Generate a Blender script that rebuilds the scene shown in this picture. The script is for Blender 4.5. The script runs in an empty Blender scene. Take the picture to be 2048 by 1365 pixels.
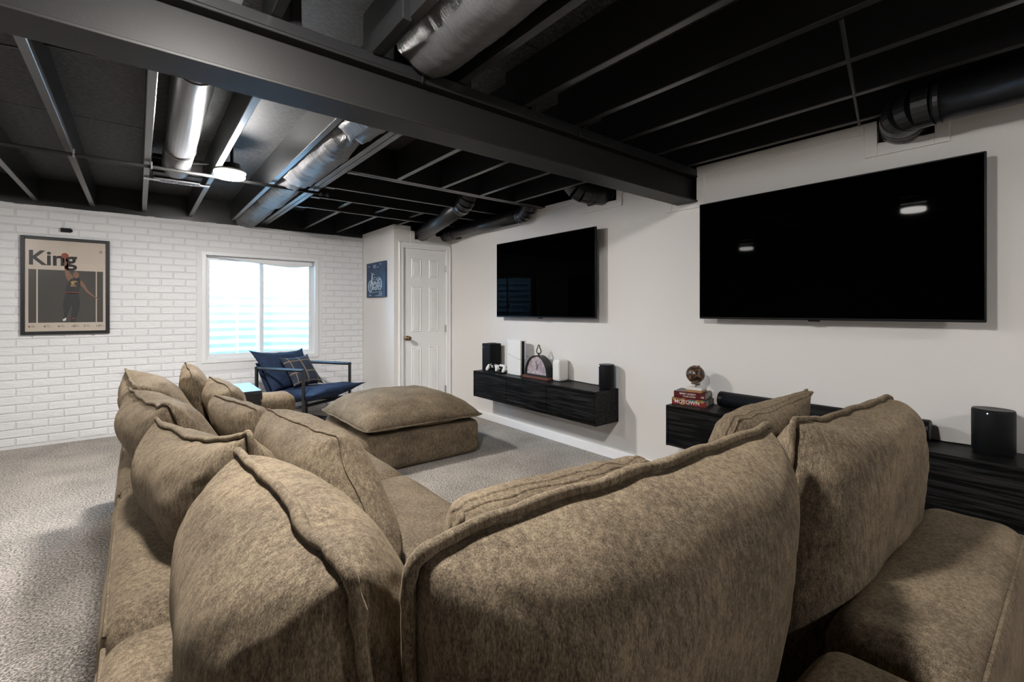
import bpy, bmesh, math, random
from mathutils import Vector, Matrix, noise

random.seed(7)
SC = bpy.context.scene
COL = SC.collection
PI = math.pi

# ------------------------------------------------------------------ camera
cam_d = bpy.data.cameras.new('camera')
cam = bpy.data.objects.new('camera', cam_d)
COL.objects.link(cam)
cam.location = (0.0, 0.0, 1.282)
cam.rotation_euler = (PI / 2, 0.0, -math.atan2(748, 927))
cam_d.sensor_width = 36.0
cam_d.lens = 927.0 / 2048.0 * 36.0
cam_d.shift_y = -60.5 / 2048.0
cam_d.clip_start = 0.02
SC.camera = cam

# ------------------------------------------------------------------ sky, daylight, exposure
W = bpy.data.worlds.new('daylight_sky')
SC.world = W
W.use_nodes = True
bg = W.node_tree.nodes['Background']
bg.inputs['Color'].default_value = (0.30, 0.63, 1.0, 1)
bg.inputs['Strength'].default_value = 14.0
LAMP_COLOR = (1.0, 0.967, 0.925, 1)
LAMP_STRENGTH = 330.0
SC.view_settings.view_transform = 'Standard'
SC.view_settings.look = 'None'
SC.view_settings.gamma = 1.0
SC.view_settings.use_curve_mapping = False
SC.view_settings.exposure = 1.0
SC.cycles.max_bounces = 8
SC.cycles.diffuse_bounces = 5
SC.cycles.sample_clamp_indirect = 6.0
SC.cycles.use_denoising = True
SC.cycles.caustics_reflective = False
SC.cycles.caustics_refractive = False
pl = bpy.data.lights.new('window_portal', 'AREA')
pl.shape = 'RECTANGLE'; pl.size = 1.2; pl.size_y = 1.2
pl.cycles.is_portal = True
plo = bpy.data.objects.new('window_portal', pl)
COL.objects.link(plo)
plo.location = (1.18, 6.50, 1.32)
plo.rotation_euler = (-PI / 2, 0, 0)

# ------------------------------------------------------------------ materials
def nodes_of(name):
    m = bpy.data.materials.new(name)
    m.use_nodes = True
    nt = m.node_tree
    return m, nt, nt.nodes['Principled BSDF']

def N(nt, t, **kw):
    n = nt.nodes.new(t)
    for k, v in kw.items():
        setattr(n, k, v)
    return n

def rgba(c): return (c[0], c[1], c[2], 1)

def plain(name, c, rough=0.6, metal=0.0, spec=0.5, bump=0.0, bscale=60, var=0.0, vscale=8):
    m, nt, b = nodes_of(name)
    b.inputs['Base Color'].default_value = rgba(c)
    b.inputs['Roughness'].default_value = rough
    b.inputs['Metallic'].default_value = metal
    b.inputs['Specular IOR Level'].default_value = spec
    if bump or var:
        tc = N(nt, 'ShaderNodeTexCoord')
    if bump:
        nz = N(nt, 'ShaderNodeTexNoise'); nz.inputs['Scale'].default_value = bscale; nz.inputs['Detail'].default_value = 4
        bp = N(nt, 'ShaderNodeBump'); bp.inputs['Strength'].default_value = bump; bp.inputs['Distance'].default_value = 0.01
        nt.links.new(tc.outputs['Object'], nz.inputs['Vector'])
        nt.links.new(nz.outputs['Fac'], bp.inputs['Height'])
        nt.links.new(bp.outputs['Normal'], b.inputs['Normal'])
    if var:
        nv = N(nt, 'ShaderNodeTexNoise'); nv.inputs['Scale'].default_value = vscale; nv.inputs['Detail'].default_value = 5
        cr = N(nt, 'ShaderNodeValToRGB')
        cr.color_ramp.elements[0].position = 0.3; cr.color_ramp.elements[1].position = 0.7
        cr.color_ramp.elements[0].color = rgba([x * (1 - var) for x in c])
        cr.color_ramp.elements[1].color = rgba([min(1, x * (1 + var)) for x in c])
        nt.links.new(tc.outputs['Object'], nv.inputs['Vector'])
        nt.links.new(nv.outputs['Fac'], cr.inputs['Fac'])
        nt.links.new(cr.outputs['Color'], b.inputs['Base Color'])
    return m

def plush(name, dark, mid, light, sheen=0.35, grain=(520, 520, 150), fine=0.46):
    """brushed chenille: soft cloudy mottling, short bright and dark nap strokes, woven grain"""
    m, nt, b = nodes_of(name)
    tc = N(nt, 'ShaderNodeTexCoord')
    def nz(sc, rot, detail, rough):
        mp = N(nt, 'ShaderNodeMapping'); mp.inputs['Scale'].default_value = sc; mp.inputs['Rotation'].default_value = rot
        n = N(nt, 'ShaderNodeTexNoise'); n.inputs['Scale'].default_value = 1.0; n.inputs['Detail'].default_value = detail; n.inputs['Roughness'].default_value = rough
        nt.links.new(tc.outputs['Object'], mp.inputs['Vector']); nt.links.new(mp.outputs['Vector'], n.inputs['Vector'])
        return n
    n1 = nz((5, 5, 9), (.5, .35, .6), 4, .6)
    n2 = nz((105, 105, 30), (.25, .2, .3), 4, .7)
    n3 = nz(grain, (.12, .1, 0), 3, .75)
    def mix(f, a, c):
        x = N(nt, 'ShaderNodeMix'); x.inputs['Factor'].default_value = f
        nt.links.new(a, x.inputs['A']); nt.links.new(c, x.inputs['B'])
        return x.outputs['Result']
    h = mix(fine, mix(0.62, n1.outputs['Fac'], n2.outputs['Fac']), n3.outputs['Fac'])
    cr = N(nt, 'ShaderNodeValToRGB')
    e = cr.color_ramp.elements
    e[0].position = 0.40; e[0].color = rgba(dark)
    e[1].position = 0.61; e[1].color = rgba(light)
    k = e.new(0.5); k.color = rgba(mid)
    nt.links.new(h, cr.inputs['Fac'])
    nt.links.new(cr.outputs['Color'], b.inputs['Base Color'])
    b.inputs['Roughness'].default_value = 0.85
    b.inputs['Specular IOR Level'].default_value = 0.2
    b.inputs['Sheen Weight'].default_value = sheen
    b.inputs['Sheen Roughness'].default_value = 0.45
    b.inputs['Sheen Tint'].default_value = rgba([min(1, x * 2.2) for x in light])
    bp = N(nt, 'ShaderNodeBump'); bp.inputs['Strength'].default_value = 0.45; bp.inputs['Distance'].default_value = 0.004
    nt.links.new(h, bp.inputs['Height'])
    nt.links.new(bp.outputs['Normal'], b.inputs['Normal'])
    return m

def carpet_mat():
    m, nt, b = nodes_of('carpet_pile')
    tc = N(nt, 'ShaderNodeTexCoord')
    n1 = N(nt, 'ShaderNodeTexNoise'); n1.inputs['Scale'].default_value = 95; n1.inputs['Detail'].default_value = 4; n1.inputs['Roughness'].default_value = 0.8
    n2 = N(nt, 'ShaderNodeTexNoise'); n2.inputs['Scale'].default_value = 2.5; n2.inputs['Detail'].default_value = 3
    vo = N(nt, 'ShaderNodeTexVoronoi'); vo.inputs['Scale'].default_value = 130
    for n in (n1, n2, vo): nt.links.new(tc.outputs['Object'], n.inputs['Vector'])
    mx = N(nt, 'ShaderNodeMix'); mx.inputs['Factor'].default_value = 0.12
    nt.links.new(n1.outputs['Fac'], mx.inputs['A']); nt.links.new(n2.outputs['Fac'], mx.inputs['B'])
    cr = N(nt, 'ShaderNodeValToRGB'); e = cr.color_ramp.elements
    e[0].position = 0.405; e[0].color = (0.06, 0.070, 0.060, 1)
    e[1].position = 0.61; e[1].color = (0.72, 0.655, 0.59, 1)
    k = e.new(0.5); k.color = (0.32, 0.28, 0.248, 1)
    nt.links.new(mx.outputs['Result'], cr.inputs['Fac'])
    nt.links.new(cr.outputs['Color'], b.inputs['Base Color'])
    b.inputs['Roughness'].default_value = 0.95
    b.inputs['Specular IOR Level'].default_value = 0.1
    b.inputs['Sheen Weight'].default_value = 0.15
    bp = N(nt, 'ShaderNodeBump'); bp.inputs['Strength'].default_value = 0.7; bp.inputs['Distance'].default_value = 0.006
    nt.links.new(vo.outputs['Distance'], bp.inputs['Height'])
    nt.links.new(bp.outputs['Normal'], b.inputs['Normal'])
    return m

def wood_black(name, c0, c1):
    m, nt, b = nodes_of(name)
    tc = N(nt, 'ShaderNodeTexCoord')
    mp = N(nt, 'ShaderNodeMapping'); mp.inputs['Scale'].default_value = (12, 1.1, 26)
    nt.links.new(tc.outputs['Object'], mp.inputs['Vector'])
    nz = N(nt, 'ShaderNodeTexNoise'); nz.inputs['Scale'].default_value = 2.2; nz.inputs['Detail'].default_value = 7; nz.inputs['Roughness'].default_value = 0.7; nz.inputs['Distortion'].default_value = 0.6
    nt.links.new(mp.outputs['Vector'], nz.inputs['Vector'])
    cr = N(nt, 'ShaderNodeValToRGB'); e = cr.color_ramp.elements
    e[0].position = 0.46; e[0].color = rgba(c0); e[1].position = 0.62; e[1].color = rgba(c1)
    nt.links.new(nz.outputs['Fac'], cr.inputs['Fac'])
    nt.links.new(cr.outputs['Color'], b.inputs['Base Color'])
    b.inputs['Roughness'].default_value = 0.42
    b.inputs['Specular IOR Level'].default_value = 0.16
    bp = N(nt, 'ShaderNodeBump'); bp.inputs['Strength'].default_value = 0.5; bp.inputs['Distance'].default_value = 0.002
    nt.links.new(nz.outputs['Fac'], bp.inputs['Height']); nt.links.new(bp.outputs['Normal'], b.inputs['Normal'])
    return m

def osb_mat():
    m, nt, b = nodes_of('black_painted_subfloor')
    tc = N(nt, 'ShaderNodeTexCoord')
    mp = N(nt, 'ShaderNodeMapping'); mp.inputs['Scale'].default_value = (22, 80, 10)
    nt.links.new(tc.outputs['Object'], mp.inputs['Vector'])
    nz = N(nt, 'ShaderNodeTexNoise'); nz.inputs['Scale'].default_value = 1.6; nz.inputs['Detail'].default_value = 6; nz.inputs['Roughness'].default_value = 0.75
    nt.links.new(mp.outputs['Vector'], nz.inputs['Vector'])
    cr = N(nt, 'ShaderNodeValToRGB'); e = cr.color_ramp.elements
    e[0].position = 0.45; e[0].color = (0.002, 0.002, 0.0025, 1); e[1].position = 0.60; e[1].color = (0.07, 0.07, 0.072, 1)
    nt.links.new(nz.outputs['Fac'], cr.inputs['Fac']); nt.links.new(cr.outputs['Color'], b.inputs['Base Color'])
    b.inputs['Roughness'].default_value = 0.6
    bp = N(nt, 'ShaderNodeBump'); bp.inputs['Strength'].default_value = 0.6; bp.inputs['Distance'].default_value = 0.004
    nt.links.new(nz.outputs['Fac'], bp.inputs['Height']); nt.links.new(bp.outputs['Normal'], b.inputs['Normal'])
    return m

def wrap_mat():
    m, nt, b = nodes_of('black_painted_duct_wrap')
    tc = N(nt, 'ShaderNodeTexCoord')
    mp = N(nt, 'ShaderNodeMapping'); mp.inputs['Scale'].default_value = (9, 95, 9); mp.inputs['Rotation'].default_value = (.2, .3, .25)
    nz = N(nt, 'ShaderNodeTexNoise'); nz.inputs['Scale'].default_value = 1.0; nz.inputs['Detail'].default_value = 5; nz.inputs['Roughness'].default_value = .65
    nt.links.new(tc.outputs['Object'], mp.inputs['Vector']); nt.links.new(mp.outputs['Vector'], nz.inputs['Vector'])
    b.inputs['Base Color'].default_value = (.085, .085, .088, 1)
    b.inputs['Roughness'].default_value = .36
    b.inputs['Specular IOR Level'].default_value = .6
    bp = N(nt, 'ShaderNodeBump'); bp.inputs['Strength'].default_value = .8; bp.inputs['Distance'].default_value = .01
    nt.links.new(nz.outputs['Fac'], bp.inputs['Height']); nt.links.new(bp.outputs['Normal'], b.inputs['Normal'])
    return m

def brick_mat():
    m, nt, b = nodes_of('white_painted_brick')
    tc = N(nt, 'ShaderNodeTexCoord')
    mp = N(nt, 'ShaderNodeMapping'); mp.inputs['Scale'].default_value = (16, 16, 60)
    mp.inputs['Rotation'].default_value = (0, 0.22, 0)
    oi = N(nt, 'ShaderNodeObjectInfo')
    ad = N(nt, 'ShaderNodeVectorMath', operation='ADD')
    nt.links.new(tc.outputs['Object'], ad.inputs[0]); nt.links.new(oi.outputs['Location'], ad.inputs[1])
    nt.links.new(ad.outputs['Vector'], mp.inputs['Vector'])
    nz = N(nt, 'ShaderNodeTexNoise'); nz.inputs['Scale'].default_value = 1.2; nz.inputs['Detail'].default_value = 4
    nt.links.new(mp.outputs['Vector'], nz.inputs['Vector'])
    b.inputs['Base Color'].default_value = (0.80, 0.805, 0.82, 1)
    b.inputs['Roughness'].default_value = 0.55
    bp = N(nt, 'ShaderNodeBump'); bp.inputs['Strength'].default_value = 0.45; bp.inputs['Distance'].default_value = 0.012
    nt.links.new(nz.outputs['Fac'], bp.inputs['Height']); nt.links.new(bp.outputs['Normal'], b.inputs['Normal'])
    return m

def plaid_mat():
    m, nt, b = nodes_of('navy_plaid_cloth')
    uv = N(nt, 'ShaderNodeUVMap')
    sp = N(nt, 'ShaderNodeSeparateXYZ'); nt.links.new(uv.outputs['UV'], sp.inputs['Vector'])
    def stripe(sock, pos, wid):
        acc = None
        for p in pos:
            s = N(nt, 'ShaderNodeMath', operation='SUBTRACT'); nt.links.new(sock, s.inputs[0]); s.inputs[1].default_value = p
            a = N(nt, 'ShaderNodeMath', operation='ABSOLUTE'); nt.links.new(s.outputs[0], a.inputs[0])
            l = N(nt, 'ShaderNodeMath', operation='LESS_THAN'); nt.links.new(a.outputs[0], l.inputs[0]); l.inputs[1].default_value = wid
            if acc is None: acc = l
            else:
                q = N(nt, 'ShaderNodeMath', operation='MAXIMUM'); nt.links.new(acc.outputs[0], q.inputs[0]); nt.links.new(l.outputs[0], q.inputs[1]); acc = q
        return acc
    sx = stripe(sp.outputs['X'], (0.2, 0.5, 0.8), 0.016)
    sy = stripe(sp.outputs['Y'], (0.12, 0.42, 0.74), 0.016)
    mx = N(nt, 'ShaderNodeMath', operation='MAXIMUM'); nt.links.new(sx.outputs[0], mx.inputs[0]); nt.links.new(sy.outputs[0], mx.inputs[1])
    mm = N(nt, 'ShaderNodeMix', data_type='RGBA')
    mm.inputs['A'].default_value = (0.018, 0.026, 0.05, 1); mm.inputs['B'].default_value = (0.17, 0.13, 0.09, 1)
    nt.links.new(mx.outputs[0], mm.inputs['Factor']); nt.links.new(mm.outputs['Result'], b.inputs['Base Color'])
    b.inputs['Roughness'].default_value = 0.9
    return m

def glass_mat(name, tint=(1, 1, 1)):
    m = bpy.data.materials.new(name); m.use_nodes = True
    nt = m.node_tree; nt.nodes.clear()
    out = N(nt, 'ShaderNodeOutputMaterial')
    tr = N(nt, 'ShaderNodeBsdfTransparent'); tr.inputs['Color'].default_value = rgba(tint)
    gl = N(nt, 'ShaderNodeBsdfGlossy'); gl.inputs['Roughness'].default_value = 0.02
    fr = N(nt, 'ShaderNodeFresnel'); fr.inputs['IOR'].default_value = 1.35
    mx = N(nt, 'ShaderNodeMixShader')
    nt.links.new(fr.outputs[0], mx.inputs[0]); nt.links.new(tr.outputs[0], mx.inputs[1]); nt.links.new(gl.outputs[0], mx.inputs[2])
    nt.links.new(mx.outputs[0], out.inputs['Surface'])
    return m

def emit(name, c, s):
    m, nt, b = nodes_of(name)
    b.inputs['Base Color'].default_value = rgba(c)
    b.inputs['Emission Color'].default_value = rgba(c)
    b.inputs['Emission Strength'].default_value = s
    return m

def globe_mat():
    m, nt, b = nodes_of('bronze_globe_map')
    tc = N(nt, 'ShaderNodeTexCoord')
    nz = N(nt, 'ShaderNodeTexNoise'); nz.inputs['Scale'].default_value = 46; nz.inputs['Detail'].default_value = 4
    nt.links.new(tc.outputs['Object'], nz.inputs['Vector'])
    cr = N(nt, 'ShaderNodeValToRGB'); e = cr.color_ramp.elements
    e[0].position = 0.50; e[0].color = (0.03, 0.018, 0.012, 1); e[1].position = 0.56; e[1].color = (0.20, 0.11, 0.06, 1)
    nt.links.new(nz.outputs['Fac'], cr.inputs['Fac']); nt.links.new(cr.outputs['Color'], b.inputs['Base Color'])
    b.inputs['Roughness'].default_value = 0.3
    return m

def spine_mat(name, base, spots):
    m, nt, b = nodes_of(name)
    tc = N(nt, 'ShaderNodeTexCoord')
    vo = N(nt, 'ShaderNodeTexVoronoi'); vo.inputs['Scale'].default_value = 45
    nt.links.new(tc.outputs['Object'], vo.inputs['Vector'])
    cr = N(nt, 'ShaderNodeValToRGB'); cr.color_ramp.interpolation = 'CONSTANT'
    sp = N(nt, 'ShaderNodeSeparateColor'); nt.links.new(vo.outputs['Color'], sp.inputs['Color'])
    e = cr.color_ramp.elements
    e[0].position = 0; e[0].color = rgba(base); e[1].position = 0.5; e[1].color = rgba(spots[0])
    for i, s in enumerate(spots[1:]):
        k = e.new(0.62 + 0.13 * i); k.color = rgba(s)
    nt.links.new(sp.outputs['Red'], cr.inputs['Fac']); nt.links.new(cr.outputs['Color'], b.inputs['Base Color'])
    b.inputs['Roughness'].default_value = 0.35
    return m

MAT = dict(
    sofa=plush('taupe_chenille', (0.040, 0.029, 0.019), (0.135, 0.103, 0.069), (0.275, 0.214, 0.142), 0.16),
    navy=plush('navy_cotton', (0.010, 0.016, 0.036), (0.016, 0.028, 0.062), (0.03, 0.05, 0.10), 0.2),
    carpet=carpet_mat(),
    paint=plain('warm_greige_wall_paint', (0.77, 0.745, 0.725), 0.75, bump=0.05, bscale=300),
    white=plain('white_semigloss_paint', (0.90, 0.90, 0.905), 0.35),
    plaster=plain('white_painted_plaster', (0.74, 0.74, 0.75), 0.55, bump=0.15, bscale=25),
    brick=brick_mat(),
    mortar=plain('white_painted_mortar', (0.70, 0.705, 0.72), 0.7, bump=0.3, bscale=90),
    black=plain('black_ceiling_paint', (0.016, 0.016, 0.017), 0.28, spec=0.6, bump=0.05, bscale=35),
    beam=plain('black_painted_steel', (0.012, 0.0115, 0.011), 0.5, spec=0.25, bump=0.04, bscale=120),
    duct=plain('black_painted_sheet_metal', (0.016, 0.017, 0.019), 0.36, spec=0.6, bump=0.03, bscale=10),
    dullduct=plain('grey_scuffed_sheet_metal', (0.13, 0.13, 0.135), 0.33, metal=0.25, bump=0.03, bscale=10),
    wrap=wrap_mat(),
    osb=osb_mat(),
    screen=plain('black_screen_glass', (0.0004, 0.0004, 0.0004), 0.03, spec=0.008),
    bezel=plain('black_plastic', (0.004, 0.004, 0.005), 0.35, spec=0.18),
    speaker=plain('black_speaker_cloth', (0.004, 0.0045, 0.0055), 0.5, spec=0.2, bump=0.2, bscale=900),
    console=wood_black('black_stained_oak', (0.0012, 0.0012, 0.0014), (0.022, 0.021, 0.021)),
    gloss_white=plain('white_plastic', (0.80, 0.79, 0.77), 0.3),
    brass=plain('dark_brass', (0.22, 0.15, 0.08), 0.3, metal=0.9),
    steel=plain('satin_steel', (0.45, 0.45, 0.46), 0.35, metal=0.8),
    metal_black=plain('black_powder_coat', (0.012, 0.013, 0.015), 0.4),
    plaid=plaid_mat(),
    glass=glass_mat('window_glass'),
    lamp=emit('lamp_diffuser', LAMP_COLOR, LAMP_STRENGTH * 1.12), dimlamp=emit('dim_lamp_diffuser', LAMP_COLOR, LAMP_STRENGTH * 0.5),
    keylamp=emit('bright_lamp_diffuser', LAMP_COLOR, LAMP_STRENGTH * 0.92),
    galv=plain('pale_galvanized_steel', (0.74, 0.77, 0.77), 0.42, metal=0.1, var=0.08, vscale=9),
    gravel=plain('grey_gravel', (0.35, 0.34, 0.33), 0.9, bump=0.5, bscale=40, var=0.3, vscale=30),
    vinyl=plain('white_vinyl', (0.82, 0.83, 0.84), 0.35),
    paper=plain('cream_poster_paper', (0.64, 0.555, 0.47), 0.28),
    ink=plain('charcoal_print', (0.075, 0.070, 0.066), 0.3),
    ink_black=plain('black_print', (0.018, 0.016, 0.02), 0.3),
    skin=plain('brown_print', (0.24, 0.13, 0.08), 0.4),
    orange=plain('orange_print', (0.30, 0.06, 0.025), 0.4),
    gold=plain('gold_print', (0.42, 0.26, 0.09), 0.4),
    kit=plain('dark_kit_print', (0.030, 0.028, 0.034), 0.4),
    blueprint=plain('blueprint_navy', (0.012, 0.045, 0.11), 0.5, var=0.35, vscale=7),
    line=plain('pale_blue_line_print', (0.50, 0.63, 0.74), 0.6),
    cream=plain('aged_clock_dial', (0.40, 0.33, 0.36), 0.5, var=0.3, vscale=30),
    numeral=plain('pale_numeral_print', (0.72, 0.66, 0.6), 0.5),
    redwood=plain('reddish_wood', (0.14, 0.05, 0.028), 0.4),
    marble=plain('white_marble', (0.72, 0.69, 0.66), 0.25),
    oak=plain('golden_wood', (0.36, 0.19, 0.08), 0.4),
    globe=globe_mat(),
    spine_a=spine_mat('colourful_book_spine', (0.20, 0.02, 0.02), [(0.30, 0.10, 0.03), (0.03, 0.16, 0.15), (0.30, 0.24, 0.08)]),
    spine_b=plain('dark_red_book_cover', (0.09, 0.010, 0.012), 0.35),
    book_dark=plain('dark_book_cover', (0.03, 0.024, 0.022), 0.35),
    pages=plain('book_pages', (0.42, 0.39, 0.35), 0.8),
    letter=plain('white_lettering', (0.80, 0.76, 0.70), 0.5),
    tabletop=plain('black_lacquered_top', (0.03, 0.035, 0.04), 0.22, spec=0.7),
    void=plain('dark_cavity', (0.004, 0.004, 0.004), 0.9, spec=0.1),  # near-black that stands in for the shade inside openings
    lawn=plain('pale_dry_ground', (0.45, 0.44, 0.42), 0.9, bump=0.4, bscale=12),
)

# ------------------------------------------------------------------ building helpers
def finish(name, bm, mat, parent=None, smooth=False, origin=None):
    """link a bmesh (world coordinates) as one object; children keep their world place"""
    me = bpy.data.meshes.new(name)
    bmesh.ops.recalc_face_normals(bm, faces=bm.faces)
    if parent is not None:
        off = world_loc(parent)
    elif origin is not None:
        off = Vector(origin)
    else:
        xs = [v.co for v in bm.verts]
        off = Vector((sum(v.x for v in xs) / len(xs), sum(v.y for v in xs) / len(xs), min(v.z for v in xs)))
    for v in bm.verts: v.co -= off
    bm.to_mesh(me); bm.free()
    if smooth:
        me.polygons.foreach_set('use_smooth', [True] * len(me.polygons))
    me.materials.append(mat if not isinstance(mat, str) else MAT[mat])
    o = bpy.data.objects.new(name, me)
    COL.objects.link(o)
    if parent is not None:
        o.parent = parent
    else:
        o.location = off
    return o

def world_loc(o):
    v = Vector((0, 0, 0))
    while o is not None:
        v += o.location; o = o.parent
    return v

def empty(name, loc, label, cat, group=None):
    o = bpy.data.objects.new(name, None)
    o.empty_display_size = 0.1
    COL.objects.link(o); o.location = loc
    return tag(o, label, cat, group)

def tag(o, label, cat, group=None):
    o['label'] = label; o['category'] = cat
    if group: o['group'] = group
    return o

def structure(o):
    o['kind'] = 'structure'; return o

def BM(): return bmesh.new()

def box(bm, lo, hi, bev=0.0, seg=1, rz=0.0, pivot=None):
    r = bmesh.ops.create_cube(bm, size=1.0)
    vs = r['verts']
    lo = Vector(lo); hi = Vector(hi)
    c = (lo + hi) / 2; d = hi - lo
    for v in vs: v.co = Vector((v.co.x * d.x, v.co.y * d.y, v.co.z * d.z)) + c
    if bev > 0:
        es = {e for v in vs for e in v.link_edges}
        rr = bmesh.ops.bevel(bm, geom=list(es), offset=bev, segments=seg, profile=0.5, affect='EDGES')
        vs = list({v for f in rr['faces'] for v in f.verts} | {v for v in vs if v.is_valid})
    if rz:
        p = Vector(pivot) if pivot else c
        R = Matrix.Rotation(rz, 3, 'Z')
        for v in vs: v.co = R @ (v.co - p) + p
    return vs

def prism(bm, pts, axis, a, b):
    """extrude a 2-D outline along an axis ('X': pts are (y,z); 'Y': (x,z); 'Z': (x,y))"""
    def P(p, t):
        return {'X': (t, p[0], p[1]), 'Y': (p[0], t, p[1]), 'Z': (p[0], p[1], t)}[axis]
    v0 = [bm.verts.new(P(p, a)) for p in pts]
    v1 = [bm.verts.new(P(p, b)) for p in pts]
    n = len(pts)
    bm.faces.new(v0); bm.faces.new(list(reversed(v1)))
    for i in range(n):
        bm.faces.new((v0[i], v1[i], v1[(i + 1) % n], v0[(i + 1) % n]))

def tube(bm, pts, r, seg=8, closed=False, caps=True):
    pts = [Vector(p) for p in pts]
    n = len(pts)
    rad = r if hasattr(r, '__len__') else [r] * n
    rings = []
    up = None
    for i in range(n):
        a = pts[(i - 1) % n] if (closed or i > 0) else pts[i]
        b = pts[(i + 1) % n] if (closed or i < n - 1) else pts[i]
        t = (b - a)
        if t.length < 1e-9: t = Vector((0, 0, 1))
        t.normalize()
        if up is None:
            up = Vector((0, 0, 1)) if abs(t.z) < 0.9 else Vector((1, 0, 0))
        s = t.cross(up)
        if s.length < 1e-6: s = t.cross(Vector((1, 0, 0)))
        s.normalize(); w = s.cross(t).normalized(); up = w
        rings.append([bm.verts.new(pts[i] + (s * math.cos(2 * PI * k / seg) + w * math.sin(2 * PI * k / seg)) * rad[i]) for k in range(seg)])
    m = n if closed else n - 1
    for i in range(m):
        A = rings[i]; B = rings[(i + 1) % n]
        for k in range(seg):
            bm.faces.new((A[k], A[(k + 1) % seg], B[(k + 1) % seg], B[k]))
    if caps and not closed:
        bm.faces.new(list(reversed(rings[0]))); bm.faces.new(rings[-1])

def lathe(bm, prof, c, seg=24, sx=1.0, sy=1.0):
    rings = []
    for r, z in prof:
        if r < 1e-6:
            rings.append([bm.verts.new((c[0], c[1], c[2] + z))])
        else:
            rings.append([bm.verts.new((c[0] + sx * r * math.cos(2 * PI * k / seg), c[1] + sy * r * math.sin(2 * PI * k / seg), c[2] + z)) for k in range(seg)])
    for A, B in zip(rings, rings[1:]):
        for k in range(seg):
            k2 = (k + 1) % seg
            if len(A) == 1 and len(B) == 1: continue
            if len(A) == 1: bm.faces.new((A[0], B[k2], B[k]))
            elif len(B) == 1: bm.faces.new((A[k], A[k2], B[0]))
            else: bm.faces.new((A[k], A[k2], B[k2], B[k]))

def rbox(bm, lo, hi, r, n=10, crown=0.0, wr=0.0, seed=0, bow=0.0):
    """soft upholstered block: rounded box with a crowned top and gentle fabric unevenness"""
    lo = Vector(lo); hi = Vector(hi); c = (lo + hi) / 2; h = (hi - lo) / 2
    rr = min(r, h.x * .99, h.y * .99, h.z * .99)
    inner = Vector((h.x - rr, h.y - rr, h.z - rr))
    vm = {}
    def ax(i, H):
        # cluster samples towards the rounded edges
        t = -1 + 2 * i / n
        return math.copysign(abs(t) ** 0.72, t) * H
    def vert(i, j, k):
        key = (i, j, k)
        if key in vm: return vm[key]
        p = Vector((ax(i, h.x), ax(j, h.y), ax(k, h.z)))
        q = Vector([max(-inner[a], min(inner[a], p[a])) for a in range(3)])
        d = p - q
        if d.length > 1e-9: d = d.normalized() * rr
        u = p.x / h.x; v = p.y / h.y; w = p.z / h.z
        co = q + d
        if k == n or w > 0: co.z += crown * (1 - u * u) * (1 - v * v) * max(0, w)
        if bow:
            co.x += bow * math.copysign(1, u) * abs(u) ** 3 * (1 - w * w)
            co.y += bow * math.copysign(1, v) * abs(v) ** 3 * (1 - w * w)
        if wr:
            s = (co + c) * 4.5 + Vector((seed * 3.1, seed * 1.7, 0))
            f = noise.noise(s) * wr + noise.noise(s * 2.7) * wr * .5
            nd = d.normalized() if d.length > 1e-6 else Vector((0, 0, 1))
            co += nd * f
        vm[key] = bm.verts.new(co + c)
        return vm[key]
    for a in range(n):
        for b in range(n):
            for s in (0, n):
                bm.faces.new((vert(s, a, b), vert(s, a + 1, b), vert(s, a + 1, b + 1), vert(s, a, b + 1)))
                bm.faces.new((vert(a, s, b), vert(a + 1, s, b), vert(a + 1, s, b + 1), vert(a, s, b + 1)))
                bm.faces.new((vert(a, b, s), vert(a + 1, b, s), vert(a + 1, b + 1, s), vert(a, b + 1, s)))

def text_obj(name, s, size, mat, parent, loc, rot, depth=0.0006, align='CENTER', sx=1.0):
    cu = bpy.data.curves.new(name, 'FONT')
    cu.body = s; cu.size = size; cu.align_x = align; cu.extrude = depth; cu.offset = size * (0.024 if size > .1 else 0.006)
    to = bpy.data.objects.new(name + '_src', cu)
    COL.objects.link(to)
    dg = bpy.context.evaluated_depsgraph_get()
    me = bpy.data.meshes.new_from_object(to.evaluated_get(dg))
    bpy.data.objects.remove(to); bpy.data.curves.remove(cu)
    R = Matrix.Translation(Vector(loc) - world_loc(parent)) @ rot.to_4x4() @ Matrix.Diagonal((sx, 1, 1, 1))
    me.transform(R)
    me.materials.clear(); me.materials.append(MAT[mat])
    o = bpy.data.objects.new(name, me); COL.objects.link(o); o.parent = parent
    return o

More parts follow.
